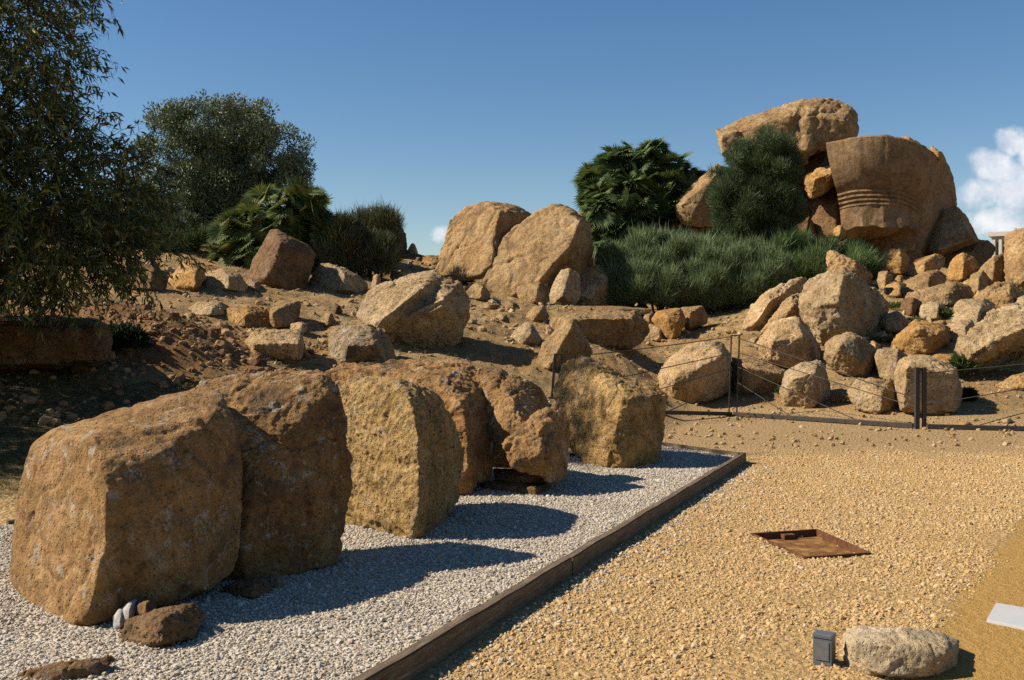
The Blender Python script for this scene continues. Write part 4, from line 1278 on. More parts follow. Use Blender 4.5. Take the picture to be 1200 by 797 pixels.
def capital():
    """A broken sector of a huge Doric capital, tipped over: echinus, annulets and the tops of the flutes."""
    rim = [(0.3, 0.32), (1.2, 0.34), (2.0, 0.33), (2.6, 0.3), (2.82, 0.24), (2.86, 0.16), (2.83, -0.1), (2.75, -0.4), (2.62, -0.75), (2.42, -1.08), (2.2, -1.3)]
    prof = list(rim)
    z, r = -1.32, 2.19
    for k in range(4):                                   # four rings
        prof += [(r - 0.055, z - 0.01), (r - 0.06, z - 0.035), (r - 0.005, z - 0.06), (r - 0.005, z - 0.125), (r - 0.03, z - 0.145)]
        z -= 0.15
        r -= 0.03
    zn = z - 0.02
    a0, a1 = rad(-36), rad(76)
    na = 234
    V, Q = [], []
    cols = []
    bottoms = []
    for i in range(na + 1):
        a = a0 + (a1 - a0) * i / na
        deg = math.degrees(a)
        worn = float(smooth01(46, 62, deg))             # right of here the carving is broken away in a smooth curve
        col = []
        for (r_, z_) in prof:
            rr, zz = r_, z_
            if r_ > 2.0:
                k = worn * (0.2 + 0.25 * smooth01(56, 76, deg))
                rr = r_ - k * (0.25 + 0.35 * (-z_ if z_ < 0 else 0)) * 0.9
            col.append((rr, zz))
        # the flutes: scallops between sharp arrises, each with an arched top
        ph = ((deg + 36) / 19.0) % 1.0
        sc = math.sin(math.pi * ph)
        rn = 2.06 - 0.15 * worn
        depth = 0.055 * sc * (1 - worn)
        cut = 0.70 + 0.04 * math.sin(deg * 0.11) + 0.03 * math.sin(deg * 0.37 + 1) - 0.16 * float(smooth01(8, 30, deg)) + worn * 0.9
        n = 9
        for k in range(n):
            f = k / (n - 1)
            dd = depth * (1 - (1 - min(1, f * 2.2)) ** 2)
            col.append((rn - dd - 0.05 * f, zn - cut * f))
        col.append((1.5 - 0.2 * worn, zn - cut - 0.05))
        col.append((0.3, zn - cut + 0.35))
        cols.append(col)
    m = len(cols[0])
    for i, col in enumerate(cols):
        a = a0 + (a1 - a0) * i / na
        for r_, z_ in col:
            V.append((r_ * math.sin(a), -r_ * math.cos(a), z_))
    for i in range(na):
        for k in range(m - 1):
            Q.append((i * m + k, (i + 1) * m + k, (i + 1) * m + k + 1, i * m + k + 1))
    faces = [q for q in Q]
    bm = bmesh.new()
    bv = [bm.verts.new(v) for v in V]
    for q in faces:
        bm.faces.new([bv[j] for j in q])
    bm.faces.new([bv[k] for k in range(m)][::-1])
    bm.faces.new([bv[na * m + k] for k in range(m)])
    # inner closing wall along the axis
    for i in range(na):
        bm.faces.new([bv[i * m], bv[i * m + m - 1], bv[(i + 1) * m + m - 1], bv[(i + 1) * m]])
    bmesh.ops.recalc_face_normals(bm, faces=bm.faces[:])
    for v in bm.verts:
        q = v.co * 1.1
        n = mnoise.noise(q) * 0.035 + mnoise.noise(v.co * 4.0) * 0.018 + mnoise.noise(v.co * 9.0) * 0.012 - 0.09 * max(0.0, mnoise.noise(v.co * 1.7 + Vector((4, 2, 8))) - 0.38)
        if v.co.z > 0.15:
            n += mnoise.noise(v.co * 2.3) * 0.10
        d = Vector((v.co.x, v.co.y, 0))
        if d.length > 0.5:
            v.co += d.normalized() * n
        v.co.z += mnoise.noise(q + Vector((5, 5, 5))) * 0.03
    for e in bm.edges:
        if len(e.link_faces) == 2 and e.calc_face_angle(0) > rad(28):
            e.smooth = False
    me = bpy.data.meshes.new('carved_capital')
    bm.to_mesh(me)
    bm.free()
    o = obj('carved_capital', me, M_CAP, smooth=True)
    tau, roll = rad(CAP_TAU), rad(CAP_ROLL)
    # where the front of the rim should be seen
    R = Matrix.Rotation(roll, 4, 'Y') @ Matrix.Rotation(tau, 4, 'X')
    front = R @ Vector((0, -2.86, 0))
    o.matrix_world = Matrix.Translation(at(CAP_PX[0], CAP_PX[1], PILE_Y - 0.9) - front) @ R
    o.scale = (CAP_S,) * 3
    tag(o, 'giant carved column capital with rings and flute tops, tipped over at the top right', 'capital')
    return o


CAP_TAU, CAP_ROLL, CAP_PX, CAP_S = -22.0, 2.0, (1034, 167), 1.02
CAP_D = -0.5
capital()
rock('small rough stone lying on the rim of the carved capital', [(1044, 168), (1050, 161), (1064, 160), (1078, 168), (1066, 174)], .6, None, M_ORANGE, 'rough', Y=PILE_Y + CAP_D, name='small_stone', cat='stone')
rock('rough crust of stone on the right shoulder of the carved capital', [(1088, 182), (1092, 172), (1104, 178), (1108, 188), (1100, 194)], .6, None, M_ORANGE, 'rough', Y=PILE_Y + CAP_D + .6, name='small_stone', cat='stone')
pile('smooth dark boulder curving down behind the right side of the capital', [(1088, 178, .7), (1105, 179, 1.1), (1117, 208, 1.6), (1121, 240, 1.8), (1115, 265, 1.6), (1096, 298, .9), (1076, 302, 0), (1066, 282, -.2), (1072, 230, 0)], 2.2, [(1082, 215, -.1), (1086, 260, -.2), (1080, 290, -.2)], M_CAP, 'dressed', .2, soft=16)


# ------------------------------------------------------------------ far building on the right
def far_ruin():
    Y = 75.0
    t = empty('ruined_building', at(1175, 312, Y), 'far off pale ruined building with squared pilasters at the right skyline', 'building')
    wm = NT('far_plaster', 0.9)
    wm.color(wm.mix(wm.noise(wm.pos(), 0.8, 5), (0.55, 0.50, 0.42), (0.74, 0.70, 0.63)))
    dm = NT('far_opening', 0.9)
    dm.color((0.10, 0.085, 0.07))

    def bx(name, x0, y0, x1, y1, d0, d1, m):
        a, b = at(x0, y1, Y), at(x1, y0, Y)
        bm = bmesh.new()
        box_bm(bm, (a.x, Y + d0, a.z), (b.x, Y + d1, b.z))
        return obj(name, bm, m, t)
    root_rot = rad(-32)
    bx('wall', 1163, 276, 1192, 330, 0, 4, wm.m)
    bx('cornice', 1160, 272, 1240, 277, -.4, 4.4, wm.m)
    bx('wall', 1192.2, 277, 1240, 330, 1.2, 4, wm.m)
    for i in range(4):
        bx('pilaster', 1164 + i * 7, 280, 1167.5 + i * 7, 322, -.25, -.01, wm.m)
    for i in range(3):
        bx('window', 1168.5 + i * 7, 284, 1170.3 + i * 7, 303, -.03, -.012, dm.m)
    bx('chimney', 1185, 266, 1187, 271.6, 1, 1.6, wm.m)
    t.rotation_euler = (0, 0, root_rot)


far_ruin()


# ------------------------------------------------------------------ plants
def leaf_mat(name, c0, c1, c2, trans=0.25, rough=0.55, patch=1.2, spec=0.3):
    t = NT(name, rough, spec)
    r = t.island()
    c = t.ramp(r, [(0.0, c0), (0.5, c1), (1.0, c2)])
    n = t.noise(t.pos(), patch, 3)
    c = t.mix(0.6, c, t.ramp(n, [(0.35, 0.72), (0.65, 1.25)]), 'MULTIPLY')
    t.color(c)
    tr = t.N.new('ShaderNodeBsdfTranslucent')
    t.L.new(c, tr.inputs['Color'])
    mx = t.N.new('ShaderNodeMixShader')
    mx.inputs[0].default_value = trans
    t.L.new(t.b.outputs[0], mx.inputs[1])
    t.L.new(tr.outputs[0], mx.inputs[2])
    t.L.new(mx.outputs[0], t.N['Material Output'].inputs['Surface'])
    return t.m


def bark_mat(name, c0, c1):
    t = NT(name, 0.9, 0.1)
    n = t.noise(t.tc('Object', (6, 6, 1.5)), 4, 6, 0.7)
    t.color(t.mix(n, c0, c1))
    t.bump(n, 0.8, 0.02)
    return t.m


M_BARK = bark_mat('dark_bark', (0.035, 0.025, 0.017), (0.11, 0.085, 0.06))


def norm(v):
    return v / np.maximum(np.linalg.norm(v, axis=-1, keepdims=True), 1e-9)


def blades(name, base, dirv, side, length, width, fold=0.25, bend=None):
    """lance shaped leaves, each two quads folded along the midrib: base (n,3), unit dirv, unit side"""
    n = len(base)
    up = norm(np.cross(side, dirv))
    L, W = length[:, None], width[:, None]
    droop = np.zeros_like(base) if bend is None else bend * L
    p0 = base
    p1 = base + dirv * L * 0.45 + side * W * 0.5 + up * W * fold + droop * 0.2
    p2 = base + dirv * L + droop
    p3 = base + dirv * L * 0.45 - side * W * 0.5 + up * W * fold + droop * 0.2
    pm = base + dirv * L * 0.5 + droop * 0.25
    V = np.stack([p0, p1, p2, p3, pm], 1).reshape(-1, 3)
    i = np.arange(n)[:, None] * 5
    T = np.concatenate([i + np.array([[0, 1, 4]]), i + np.array([[4, 1, 2]]), i + np.array([[0, 4, 3]]), i + np.array([[4, 2, 3]])], 1).reshape(-1)
    return mesh_np(name, V, T, np.full(n * 4, 3))


def rand_dirs(n):
    v = RNG.normal(size=(n, 3))
    return norm(v)


def make_left_tree():
    root = empty('willow_leaved_tree', (-7.1, 12.6, tz(-7.1, 12.6)), 'dark tree with long narrow drooping leaves filling the upper left corner', 'tree')
    r0 = Vector(root.location)
    rnd = random.Random(4)
    tubes = []
    crown = [((-5.5, 12.5, 3.0), (1.45, 1.2, .9)), ((-6.35, 12.7, 3.3), (1.65, 1.5, 1.4)), ((-6.5, 12.6, 4.4), (1.5, 1.3, 1.3)), ((-7.1, 12.5, 5.2), (2.0, 1.7, 1.7)), ((-8.3, 12.3, 4.2), (2.2, 2.0, 2.6)), ((-5.6, 12.4, 2.75), (1.5, 1.2, 0.75)), ((-6.6, 12.9, 6.3), (1.5, 1.4, 1.2)), ((-7.6, 11.4, 3.0), (1.5, 1.6, 1.3))]
    top = Vector((-7.0, 12.6, 2.2))
    tubes.append(([r0 - Vector((0, 0, .2)), r0 + Vector((0.05, 0, .7)), top], [0.22, 0.17, 0.14]))
    limbs = []
    for (c, r) in crown:
        for _ in range(5):
            e = Vector([c[i] + rnd.uniform(-.8, .8) * r[i] for i in range(3)])
            mid = top.lerp(e, .5) + Vector((rnd.uniform(-.3, .3), rnd.uniform(-.3, .3), rnd.uniform(.1, .5)))
            tubes.append(([top, mid, e], [0.055, 0.032, 0.008]))
            limbs.append((top, mid, e))
    obj('trunk', tubes_mesh('trunk', tubes), M_BARK, root)
    # twigs hang out of the crown, leaves hang along the twigs
    T0, TD, TL = [], [], []
    vols = [r[0] * r[1] * r[2] for c, r in crown]
    w = np.array(vols) ** 0.8
    w /= w.sum()
    nt_ = 6000
    for _ in range(nt_):
        c, r = crown[RNG.choice(len(crown), p=w)]
        d = rand_dirs(1)[0]
        rr = RNG.uniform(0.25, 1.0) ** 0.5
        p = np.array(c) + d * np.array(r) * rr
        # clumping leaves gaps
        if fbm(np.array([p * 1.15]), 2)[0] < -0.22:
            continue
        out = d * 0.7 + np.array([0, 0, RNG.uniform(-0.9, 0.5)]) + rand_dirs(1)[0] * 0.4
        T0.append(p)
        TD.append(out / np.linalg.norm(out))
        TL.append(RNG.uniform(0.3, 0.75))
    T0, TD, TL = np.array(T0), np.array(TD), np.array(TL)
    tw = []
    for p, d, l in zip(T0, TD, TL):
        p = Vector(p)
        d = Vector(d)
        tw.append(([p - d * l * .3, p + d * l * 0.4, p + d * l * .85 + Vector((0, 0, -.12 * l))], [0.006, 0.004, 0.002]))
    obj('twigs', tubes_mesh('twigs', tw, 3), M_BARK, root)
    k = 20
    n = len(T0)
    f = RNG.uniform(0.0, 1.0, (n, k))
    base = T0[:, None] + TD[:, None] * TL[:, None, None] * f[..., None]
    base[..., 2] -= 0.15 * TL[:, None] * f ** 2
    dirv = TD[:, None] * 0.55 + rand_dirs(n * k).reshape(n, k, 3) * 0.85 + np.array([0, 0, -0.3])
    base = base.reshape(-1, 3)
    dirv = norm(dirv.reshape(-1, 3))
    side = norm(np.cross(dirv, rand_dirs(n * k)))
    L = RNG.uniform(0.07, 0.135, n * k)
    bend = np.tile(np.array([0, 0, -0.18]), (n * k, 1))
    me = blades('crown', base, dirv, side, L, L * RNG.uniform(0.19, 0.29, n * k), 0.2, bend)
    obj('crown', me, leaf_mat('narrow_leaf', (0.046, 0.073, 0.020), (0.085, 0.128, 0.032), (0.297, 0.252, 0.061), 0.22, 0.5, 1.0), root)


make_left_tree()


def blob_points(blobs, n, shell=0.55):
    """points near the skin of a cluster of ellipsoids, with outward directions"""
    w = np.array([r[0] * r[1] + r[1] * r[2] + r[0] * r[2] for c, r in blobs])
    w = w / w.sum()
    ch = RNG.choice(len(blobs), n, p=w)
    C = np.array([b[0] for b in blobs])[ch]
    R = np.array([b[1] for b in blobs])[ch]
    d = rand_dirs(n)
    rr = RNG.uniform(shell, 1.0, n)[:, None]
    return C + d * R * rr, d


def sub_blobs(main, n, r0, r1, seed):
    rnd = np.random.default_rng(seed)
    out = []
    for c, r in main:
        for _ in range(n):
            d = norm(rnd.normal(size=3))
            s = rnd.uniform(r0, r1)
            out.append((tuple(np.array(c) + d * np.array(r) * rnd.uniform(.7, .96)), (s, s, s * .85)))
    return out


def px_blob(px, py, rx, ry, Y, ry_depth=None):
    c = at(px, py, Y)
    k = Y / F
    return ((c.x, c.y, c.z), (rx * k, (ry_depth or (rx + ry) / 2) * k, ry * k))


def make_olive():
    Y = 36.0
    main = [px_blob(228, 178, 72, 58, Y), px_blob(300, 168, 56, 52, Y + .3), px_blob(262, 150, 62, 42, Y), px_blob(200, 215, 66, 55, Y - .3), px_blob(318, 200, 46, 46, Y - .2), px_blob(270, 225, 60, 40, Y), px_blob(205, 250, 62, 45, Y - .2), px_blob(245, 262, 52, 36, Y + .2)]
    base = at(255, 315, Y)
    root = empty('olive_tree', (base.x, Y, tz(base.x, Y)), 'rounded grey green olive tree on the hill behind the narrow leaved tree', 'tree')
    rnd = random.Random(9)
    tubes = []
    b0 = Vector(root.location)
    fork = b0 + Vector((.1, 0, 1.3))
    tubes.append(([b0 - Vector((0, 0, .3)), b0 + Vector((0, .1, .7)), fork], [.36, .27, .24]))
    for c, r in main:
        for _ in range(4):
            e = Vector([c[i] + rnd.uniform(-.6, .6) * r[i] for i in range(3)])
            tubes.append(([fork, fork.lerp(e, .5) + Vector((0, 0, .2)), e], [.13, .08, .02]))
    obj('trunk', tubes_mesh('trunk', tubes), M_BARK, root)
    bl = sub_blobs(main, 34, .3, .6, 3)
    n = 130000
    P, d = blob_points(bl, n, .35)
    keep = fbm(P * 1.5, 2) > -0.28
    P, d = P[keep], d[keep]
    n = len(P)
    dirv = norm(d * .6 + rand_dirs(n) * .7 + np.array([0, 0, .35]))
    side = norm(np.cross(dirv, rand_dirs(n)))
    L = RNG.uniform(.08, .15, n)
    me = blades('crown', P, dirv, side, L, L * .36, .15)
    obj('crown', me, leaf_mat('olive_leaf', (0.100, 0.133, 0.058), (0.156, 0.194, 0.089), (0.255, 0.300, 0.155), 0.1, 0.5, 1.1), root)


make_olive()


def fan_palm(label, heads, mat, seed, nf=34, R=(.55, .85), name='fan_palm'):
    """a clump of dwarf fan palms: each head throws out stalks that end in stiff fans"""
    rnd = np.random.default_rng(seed)
    cx = np.mean([h[0].x for h in heads])
    cy = np.mean([h[0].y for h in heads])
    root = empty(name, (cx, cy, tz(cx, cy)), label, 'palm')
    V, T, tubes = [], [], []
    stems = []
    for h, stalk, k in heads:
        gz = tz(h.x, h.y)
        stems.append(([Vector((h.x, h.y, gz - .2)), Vector((h.x, h.y, (gz + h.z) / 2)), h], [.17, .15, .13]))
        for i in range(int(nf * k)):
            el = math.asin(min(1, max(-1, rnd.uniform(-.45, 1))))
            az = rnd.uniform(0, 2 * math.pi)
            d = Vector((math.cos(az) * math.cos(el), math.sin(az) * math.cos(el), math.sin(el)))
            ln = stalk * rnd.uniform(.7, 1.15)
            tip = h + d * ln + Vector((0, 0, -.12 * ln))
            tubes.append(([h, h + d * ln * .5 + Vector((0, 0, .03)), tip], [.018, .014, .010]))
            side = d.cross(Vector((rnd.uniform(-.3, .3), rnd.uniform(-.3, .3), 1)))
            side = side.normalized() if side.length > .05 else Vector((1, 0, 0))
            nrm = side.cross(d).normalized()
            # the fan leans over: its plane is turned down at random
            q = Matrix.Rotation(rnd.uniform(-1.35, -.05), 3, side)
            q = q @ Matrix.Rotation(rnd.uniform(-.8, .8), 3, d)
            dd, nn, side = q @ d, q @ nrm, q @ side
            rr = rnd.uniform(*R)
            m = 26
            for j in range(m):
                t = (j / (m - 1) - .5) * rad(250)
                r1 = rr * (1 - .28 * abs(t / rad(125)) ** 2) * rnd.uniform(.86, 1.06)
                a = dd * math.cos(t) + side * math.sin(t)
                b = nn.cross(a).normalized()
                cup = nn * (.16 * rr * abs(math.sin(t)))
                w = rr * .052
                drop = Vector((0, 0, -.10 * r1 * rnd.uniform(0, 1.6)))
                o = len(V)
                V += [tip, tip + a * r1 * .55 + b * w + cup * .6, tip + a * r1 + cup + drop, tip + a * r1 * .55 - b * w + cup * .6, tip + a * r1 * .55 + nn * w * .7 + cup * .6]
                T += [(o, o + 1, o + 4), (o + 4, o + 1, o + 2), (o, o + 4, o + 3), (o + 4, o + 2, o + 3)]
    obj('trunk', tubes_mesh('trunk', stems, 9), M_BARK, root)
    obj('leaf_stalks', tubes_mesh('leaf_stalks', tubes, 4), mat, root)
    me = mesh_np('fronds', np.array([tuple(v) for v in V]), np.array(T).ravel(), np.full(len(T), 3))
    obj('fronds', me, mat, root)


M_PALM = leaf_mat('palm_leaf', (0.049, 0.087, 0.028), (0.090, 0.148, 0.042), (0.181, 0.226, 0.063), .2, .6, .9, .2)
M_PALM2 = leaf_mat('yellowing_palm_leaf', (0.048, 0.088, 0.024), (0.097, 0.149, 0.038), (0.242, 0.218, 0.061), .2, .6, .9, .2)
YP = 38.5
fan_palm('big dense fan palm clump against the sky left of the ruin pile',
         [(at(px, py, YP + dy), s, k) for px, py, dy, s, k in ((748, 200, 0, .9, 1.2), (702, 213, .2, .6, .9), (785, 205, .3, .75, .9), (735, 228, -.8, .75, 1.0), (712, 245, -.7, .6, .8), (772, 225, -.3, .8, .9), (763, 188, .5, .6, .8), (800, 212, .6, .55, .6), (750, 250, -.6, .7, .8), (722, 195, .3, .6, .8), (785, 240, -.4, .7, .8), (705, 232, -.2, .55, .7), (730, 262, -.6, .6, .7), (800, 235, .3, .6, .6), (700, 262, -.4, .5, .7), (760, 272, -.7, .6, .7), (785, 262, -.4, .6, .7), (715, 278, -.6, .5, .6), (740, 282, -.6, .5, .6))], M_PALM, 11, 44, (.42, .68))
YQ = 31.0
fan_palm('wide fan palm clump under the olive tree, partly yellowing',
         [(at(px, py, YQ + dy), s, k) for px, py, dy, s, k in ((345, 246, 0, .75, 1.0), (318, 246, .2, .7, 1.0), (368, 250, .3, .6, .9), (295, 265, -.2, .65, .9), (325, 268, -.3, .6, .9), (278, 280, 0, .6, .9), (358, 268, .0, .6, .8), (300, 290, -.2, .6, .8), (270, 300, 0, .5, .7), (335, 290, .2, .6, .7), (380, 268, .2, .5, .6))], M_PALM2, 12, 34, (.34, .54))


def strand_plant(name, label, cat, blobs, n, mat, length, width, upness, base_px, Y, seed, gap=-.3, sub=None, stem=True, group=None):
    """feathery shrub of many thin upright sprigs"""
    b = at(base_px[0], base_px[1], Y)
    root = empty(name, (b.x, Y, tz(b.x, Y)), label, cat, group)
    bl = sub_blobs(blobs, *sub, seed) if sub else blobs
    P, d = blob_points(bl, n, .3)
    keep = (fbm(P * 1.6, 2) > gap) & (P[:, 2] > terrain(P[:, 0], P[:, 1]) - .05)
    P, d = P[keep], d[keep]
    n = len(P)
    dirv = norm(d * .55 + rand_dirs(n) * .42 + np.array([0, 0, upness]))
    side = norm(np.cross(dirv, rand_dirs(n)))
    L = RNG.uniform(*length, n) * np.where(RNG.uniform(0, 1, n) < .07, 1.8, 1.0)
    bend = rand_dirs(n) * .12
    me = blades('foliage', P, dirv, side, L, RNG.uniform(*width, n), .1, bend)
    obj('foliage', me, mat, root)
    if stem:
        rnd = random.Random(seed)
        tubes = []
        r0 = Vector(root.location)
        for c, r in blobs:
            for _ in range(6):
                e = Vector([c[i] + rnd.uniform(-.6, .6) * r[i] for i in range(3)])
                s = Vector((r0.x + (e.x - r0.x) * .55 + rnd.uniform(-.1, .1), r0.y + rnd.uniform(-.1, .1), 0))
                s.z = tz(s.x, s.y) - .05
                tubes.append(([s, s.lerp(e, .5) + Vector((0, 0, .1)), e], [.035, .022, .006]))
        obj('stems', tubes_mesh('stems', tubes, 5), M_BARK, root)
    return root


M_BROOM = leaf_mat('broom_sprig', (0.059, 0.080, 0.035), (0.101, 0.122, 0.055), (0.227, 0.213, 0.099), .15, .6, 1.4)
M_TAM = leaf_mat('feathery_green_sprig', (0.040, 0.070, 0.028), (0.076, 0.117, 0.044), (0.140, 0.187, 0.067), .18, .6, 1.1)
M_WORM = leaf_mat('blue_green_sprig', (0.119, 0.169, 0.075), (0.177, 0.246, 0.107), (0.278, 0.350, 0.150), .15, .65, .8)
strand_plant('dark_shrub', 'dark leafy shrub in the shade between the narrow leaved tree and the yellowing palm', 'shrub',
             [px_blob(235, 285, 48, 34, 32.5), px_blob(190, 290, 44, 36, 32.3), px_blob(150, 290, 44, 36, 32.3), px_blob(100, 285, 50, 42, 32.3), px_blob(40, 280, 54, 46, 32.0), px_blob(-20, 280, 54, 46, 32.0)], 80000, M_TAM, (.1, .26), (.02, .04), .6, (215, 325), 32.5, 31, -.4, (16, .22, .4))
M_WORM2 = leaf_mat('green_sprig', (0.085, 0.131, 0.043), (0.126, 0.202, 0.065), (0.203, 0.299, 0.097), .15, .65, .8)
YB = 31.4
strand_plant('broom_bush', 'dusky broom bush with wispy upright twigs right of the yellowing fan palm', 'bush',
             [px_blob(420, 282, 42, 34, YB), px_blob(448, 285, 26, 36, YB + .2), px_blob(395, 292, 32, 28, YB - .2), px_blob(432, 305, 38, 20, YB - .1)], 60000, M_BROOM, (.15, .36), (.010, .02), .9, (425, 320), YB, 21, -.35, (16, .22, .4))
YT = 33.2
strand_plant('feathery_shrub', 'tall upright feathery dark green shrub growing before the ruin pile', 'shrub',
             [px_blob(892, 184, 34, 30, YT), px_blob(905, 195, 28, 34, YT), px_blob(866, 215, 32, 40, YT), px_blob(878, 205, 34, 36, YT), px_blob(902, 215, 34, 36, YT - .1), px_blob(880, 252, 44, 36, YT), px_blob(910, 250, 30, 38, YT), px_blob(862, 272, 28, 26, YT), px_blob(890, 285, 44, 24, YT), px_blob(858, 250, 28, 40, YT)], 170000, M_TAM, (.09, .22), (.010, .018), .55, (888, 310), YT, 22, -.6, (20, .22, .4))
YW = 32.0
LOW = 'low wormwood shrubs under the ruin pile'
strand_plant('wormwood_shrub', 'broad low blue green wormwood shrub under the palm, leftmost and widest', 'shrub',
             [px_blob(740, 322, 36, 36, YW), px_blob(775, 306, 34, 36, YW + .4), px_blob(800, 322, 46, 40, YW), px_blob(842, 320, 44, 38, YW + .2), px_blob(770, 338, 50, 22, YW - .4), px_blob(835, 340, 46, 20, YW - .4), px_blob(725, 332, 18, 24, YW - .1)], 210000, M_WORM, (.14, .36), (.009, .017), .9, (785, 355), YW, 23, -.6, (30, .2, .4), group=LOW)
strand_plant('wormwood_shrub', 'low wormwood shrub below the tall feathery shrub', 'shrub',
             [px_blob(880, 322, 40, 34, YW + .1), px_blob(868, 338, 34, 20, YW - .4), px_blob(905, 330, 26, 28, YW - .1)], 100000, M_WORM, (.14, .34), (.009, .017), .9, (880, 352), YW, 24, -.8, (40, .22, .34), group=LOW)
strand_plant('wormwood_shrub', 'brighter green wormwood shrub below the carved capital', 'shrub',
             [px_blob(930, 308, 38, 28, YW + .3), px_blob(975, 312, 36, 24, YW + .3), px_blob(1002, 316, 22, 24, YW + .4), px_blob(960, 318, 60, 20, YW + .1)], 120000, M_WORM2, (.14, .34), (.009, .017), .9, (965, 325), YW + .2, 25, -.8, (40, .22, .34), group=LOW)


def weed(label, px, py, rpx, hpx, seed, mat, name='weed_tuft', cat='weed', n=900, Y=None, broad=False, lead=0.0, group='weeds among the rubble'):
    Y = (Y or ground(px, py)) + lead
    c = at(px, py, Y)
    k = Y / F
    r, h = rpx * k, hpx * k
    a = RNG.uniform(0, 6.28, n)
    q = np.sqrt(RNG.uniform(0, 1, n)) * r
    X, YY = c.x + np.cos(a) * q, c.y + np.sin(a) * q * .7
    zt = max(c.z, 0)
    P = np.stack([X, YY, zt + RNG.uniform(-.05, .55, n) * h * (1 - (q / r) ** 2 * .6)], 1)
    d = norm(np.stack([np.cos(a) * .6, np.sin(a) * .6, np.full(n, .9)], 1) + rand_dirs(n) * .5)
    side = norm(np.cross(d, rand_dirs(n)))
    L = RNG.uniform(.25, .6, n) * h
    me = blades(name, P, d, side, L, L * (.5 if broad else .14), .2, rand_dirs(n) * .2 + np.array([0, 0, -.15]))
    o = obj(name, me, mat)
    recenter(o)
    tag(o, label, cat, group)


M_WEED = leaf_mat('weed_leaf', (0.05, 0.08, 0.02), (0.085, 0.13, 0.035), (0.14, 0.18, 0.06), .25, .5, 3)
M_IVY = leaf_mat('dark_creeper_leaf', (0.02, 0.035, 0.014), (0.03, 0.05, 0.02), (0.05, 0.075, 0.03), .15, .45, 3)
M_STRAW = leaf_mat('dry_stalk', (0.16, 0.12, 0.05), (0.25, 0.19, 0.085), (0.34, 0.27, 0.13), .2, .7, 3)
weed('bright green weeds in the shade right of the largest rock', 1033, 402, 14, 12, 1, M_WEED)
weed('green weeds above the orange striped wedge', 1050, 362, 16, 12, 2, M_WEED)
weed('green weeds left of the round pitted stone', 1072, 378, 12, 9, 3, M_WEED)
weed('grassy weeds between the round pitted stone and the big humped one', 1106, 372, 10, 16, 4, M_WEED)
weed('dark leafy weed under the big humped stone', 1148, 382, 11, 13, 5, M_IVY, broad=True)
weed('leafy weeds hanging left of the dark cave under the huge boulder', 1127, 440, 6, 34, 6, M_WEED, lead=-.3)
weed('dark leaves at the foot of the squared light block beside the cave', 1132, 470, 8, 20, 7, M_IVY, broad=True)
weed('thin green weed at the side of the squarish boulder behind the wires', 917, 462, 5, 14, 8, M_WEED, n=350)
weed('dry straw tuft between the two boulders behind the slanting wires', 985, 472, 11, 14, 9, M_STRAW, n=500)
weed('weeds between the pillar stub and the long humped stone', 1196, 345, 10, 9, 10, M_WEED, n=500)
weed('dark creeping plant hanging over the end of the long shaded ledge at the left', 142, 408, 22, 34, 11, M_IVY, name='creeper', cat='creeper', n=1500, broad=True, group=None)
weed('tall dry straw stalks leaning on the long shaded ledge at the left', 84, 414, 7, 24, 12, M_STRAW, n=60, group=None)


def grass_tufts():
    def coll(name, mat, n, h, seed, blades_n=14):
        c = bpy.data.collections.new(name)
        for i in range(n):
            a = RNG.uniform(0, 6.28, blades_n)
            q = RNG.uniform(0, .4, blades_n)
            P = np.stack([np.cos(a) * q, np.sin(a) * q, np.zeros(blades_n)], 1)
            d = norm(np.stack([np.cos(a) * .7, np.sin(a) * .7, RNG.uniform(.4, 1.2, blades_n)], 1))
            side = norm(np.cross(d, rand_dirs(blades_n)))
            me = blades('%s_%d' % (name, i), P, d, side, RNG.uniform(.4, 1, blades_n) * h, np.full(blades_n, .05), .1, np.tile([0, 0, -.2], (blades_n, 1)))
            me.materials.append(mat)
            c.objects.link(bpy.data.objects.new('%s_%d' % (name, i), me))
        return c

    def spread(name, X, Y, size, c, label):
        n = len(X)
        rot = np.stack([RNG.normal(0, .15, n), RNG.normal(0, .15, n), RNG.uniform(0, 6.28, n)], 1)
        o = scatter(name, np.stack([X, Y, terrain(X, Y)], 1), rot, np.repeat(size[:, None], 3, 1), RNG.integers(0, len(c.objects), n), c)
        tag(o, label, kind='stuff')
    dry = leaf_mat('dry_grass', (0.16, 0.13, 0.06), (0.27, 0.22, 0.11), (0.38, 0.31, 0.17), .2, .8, .8)
    n = 42000
    X, Y = RNG.uniform(-16, 12, n), RNG.uniform(13, 40, n)
    nz = fbm(np.stack([X * .6, Y * .6, 0 * X + 8], 1), 3)
    ys = np.interp(X, YS_X, YS_Y)
    keep = (np.abs(X) < .55 * Y + 1) & (Y > ys + 1.2) & (RNG.uniform(0, 1, n) < np.clip(.4 + nz * 1.5, 0, 1))
    X, Y = X[keep], Y[keep]
    spread('dry_grass', X, Y, RNG.uniform(.05, .13, len(X)), coll('dry_tuft', dry, 5, 1.0, 1), 'thin dry grass on the ochre hillside')
    green = leaf_mat('shade_turf', (0.045, 0.045, 0.015), (0.08, 0.08, 0.026), (0.14, 0.125, 0.05), .2, .7, 1.5)
    n = 60000
    X, Y = RNG.uniform(-8.5, -3.0, n), RNG.uniform(6, 15.2, n)
    nz = fbm(np.stack([X * .9, Y * .9, 0 * X + 2], 1), 3)
    ys = np.interp(X, YS_X, YS_Y)
    keep = (np.abs(X) < .55 * Y + .6) & (Y > ys + .35) & (RNG.uniform(0, 1, n) < np.clip(.35 + nz * 1.6, 0.03, 1)) & (X + nz < -3.7)
    X, Y = X[keep], Y[keep]
    spread('turf', X, Y, RNG.uniform(.025, .06, len(X)), coll('turf_tuft', green, 5, 1.0, 2), 'thin shaded turf on the left slope beside the gravel bed')


grass_tufts()


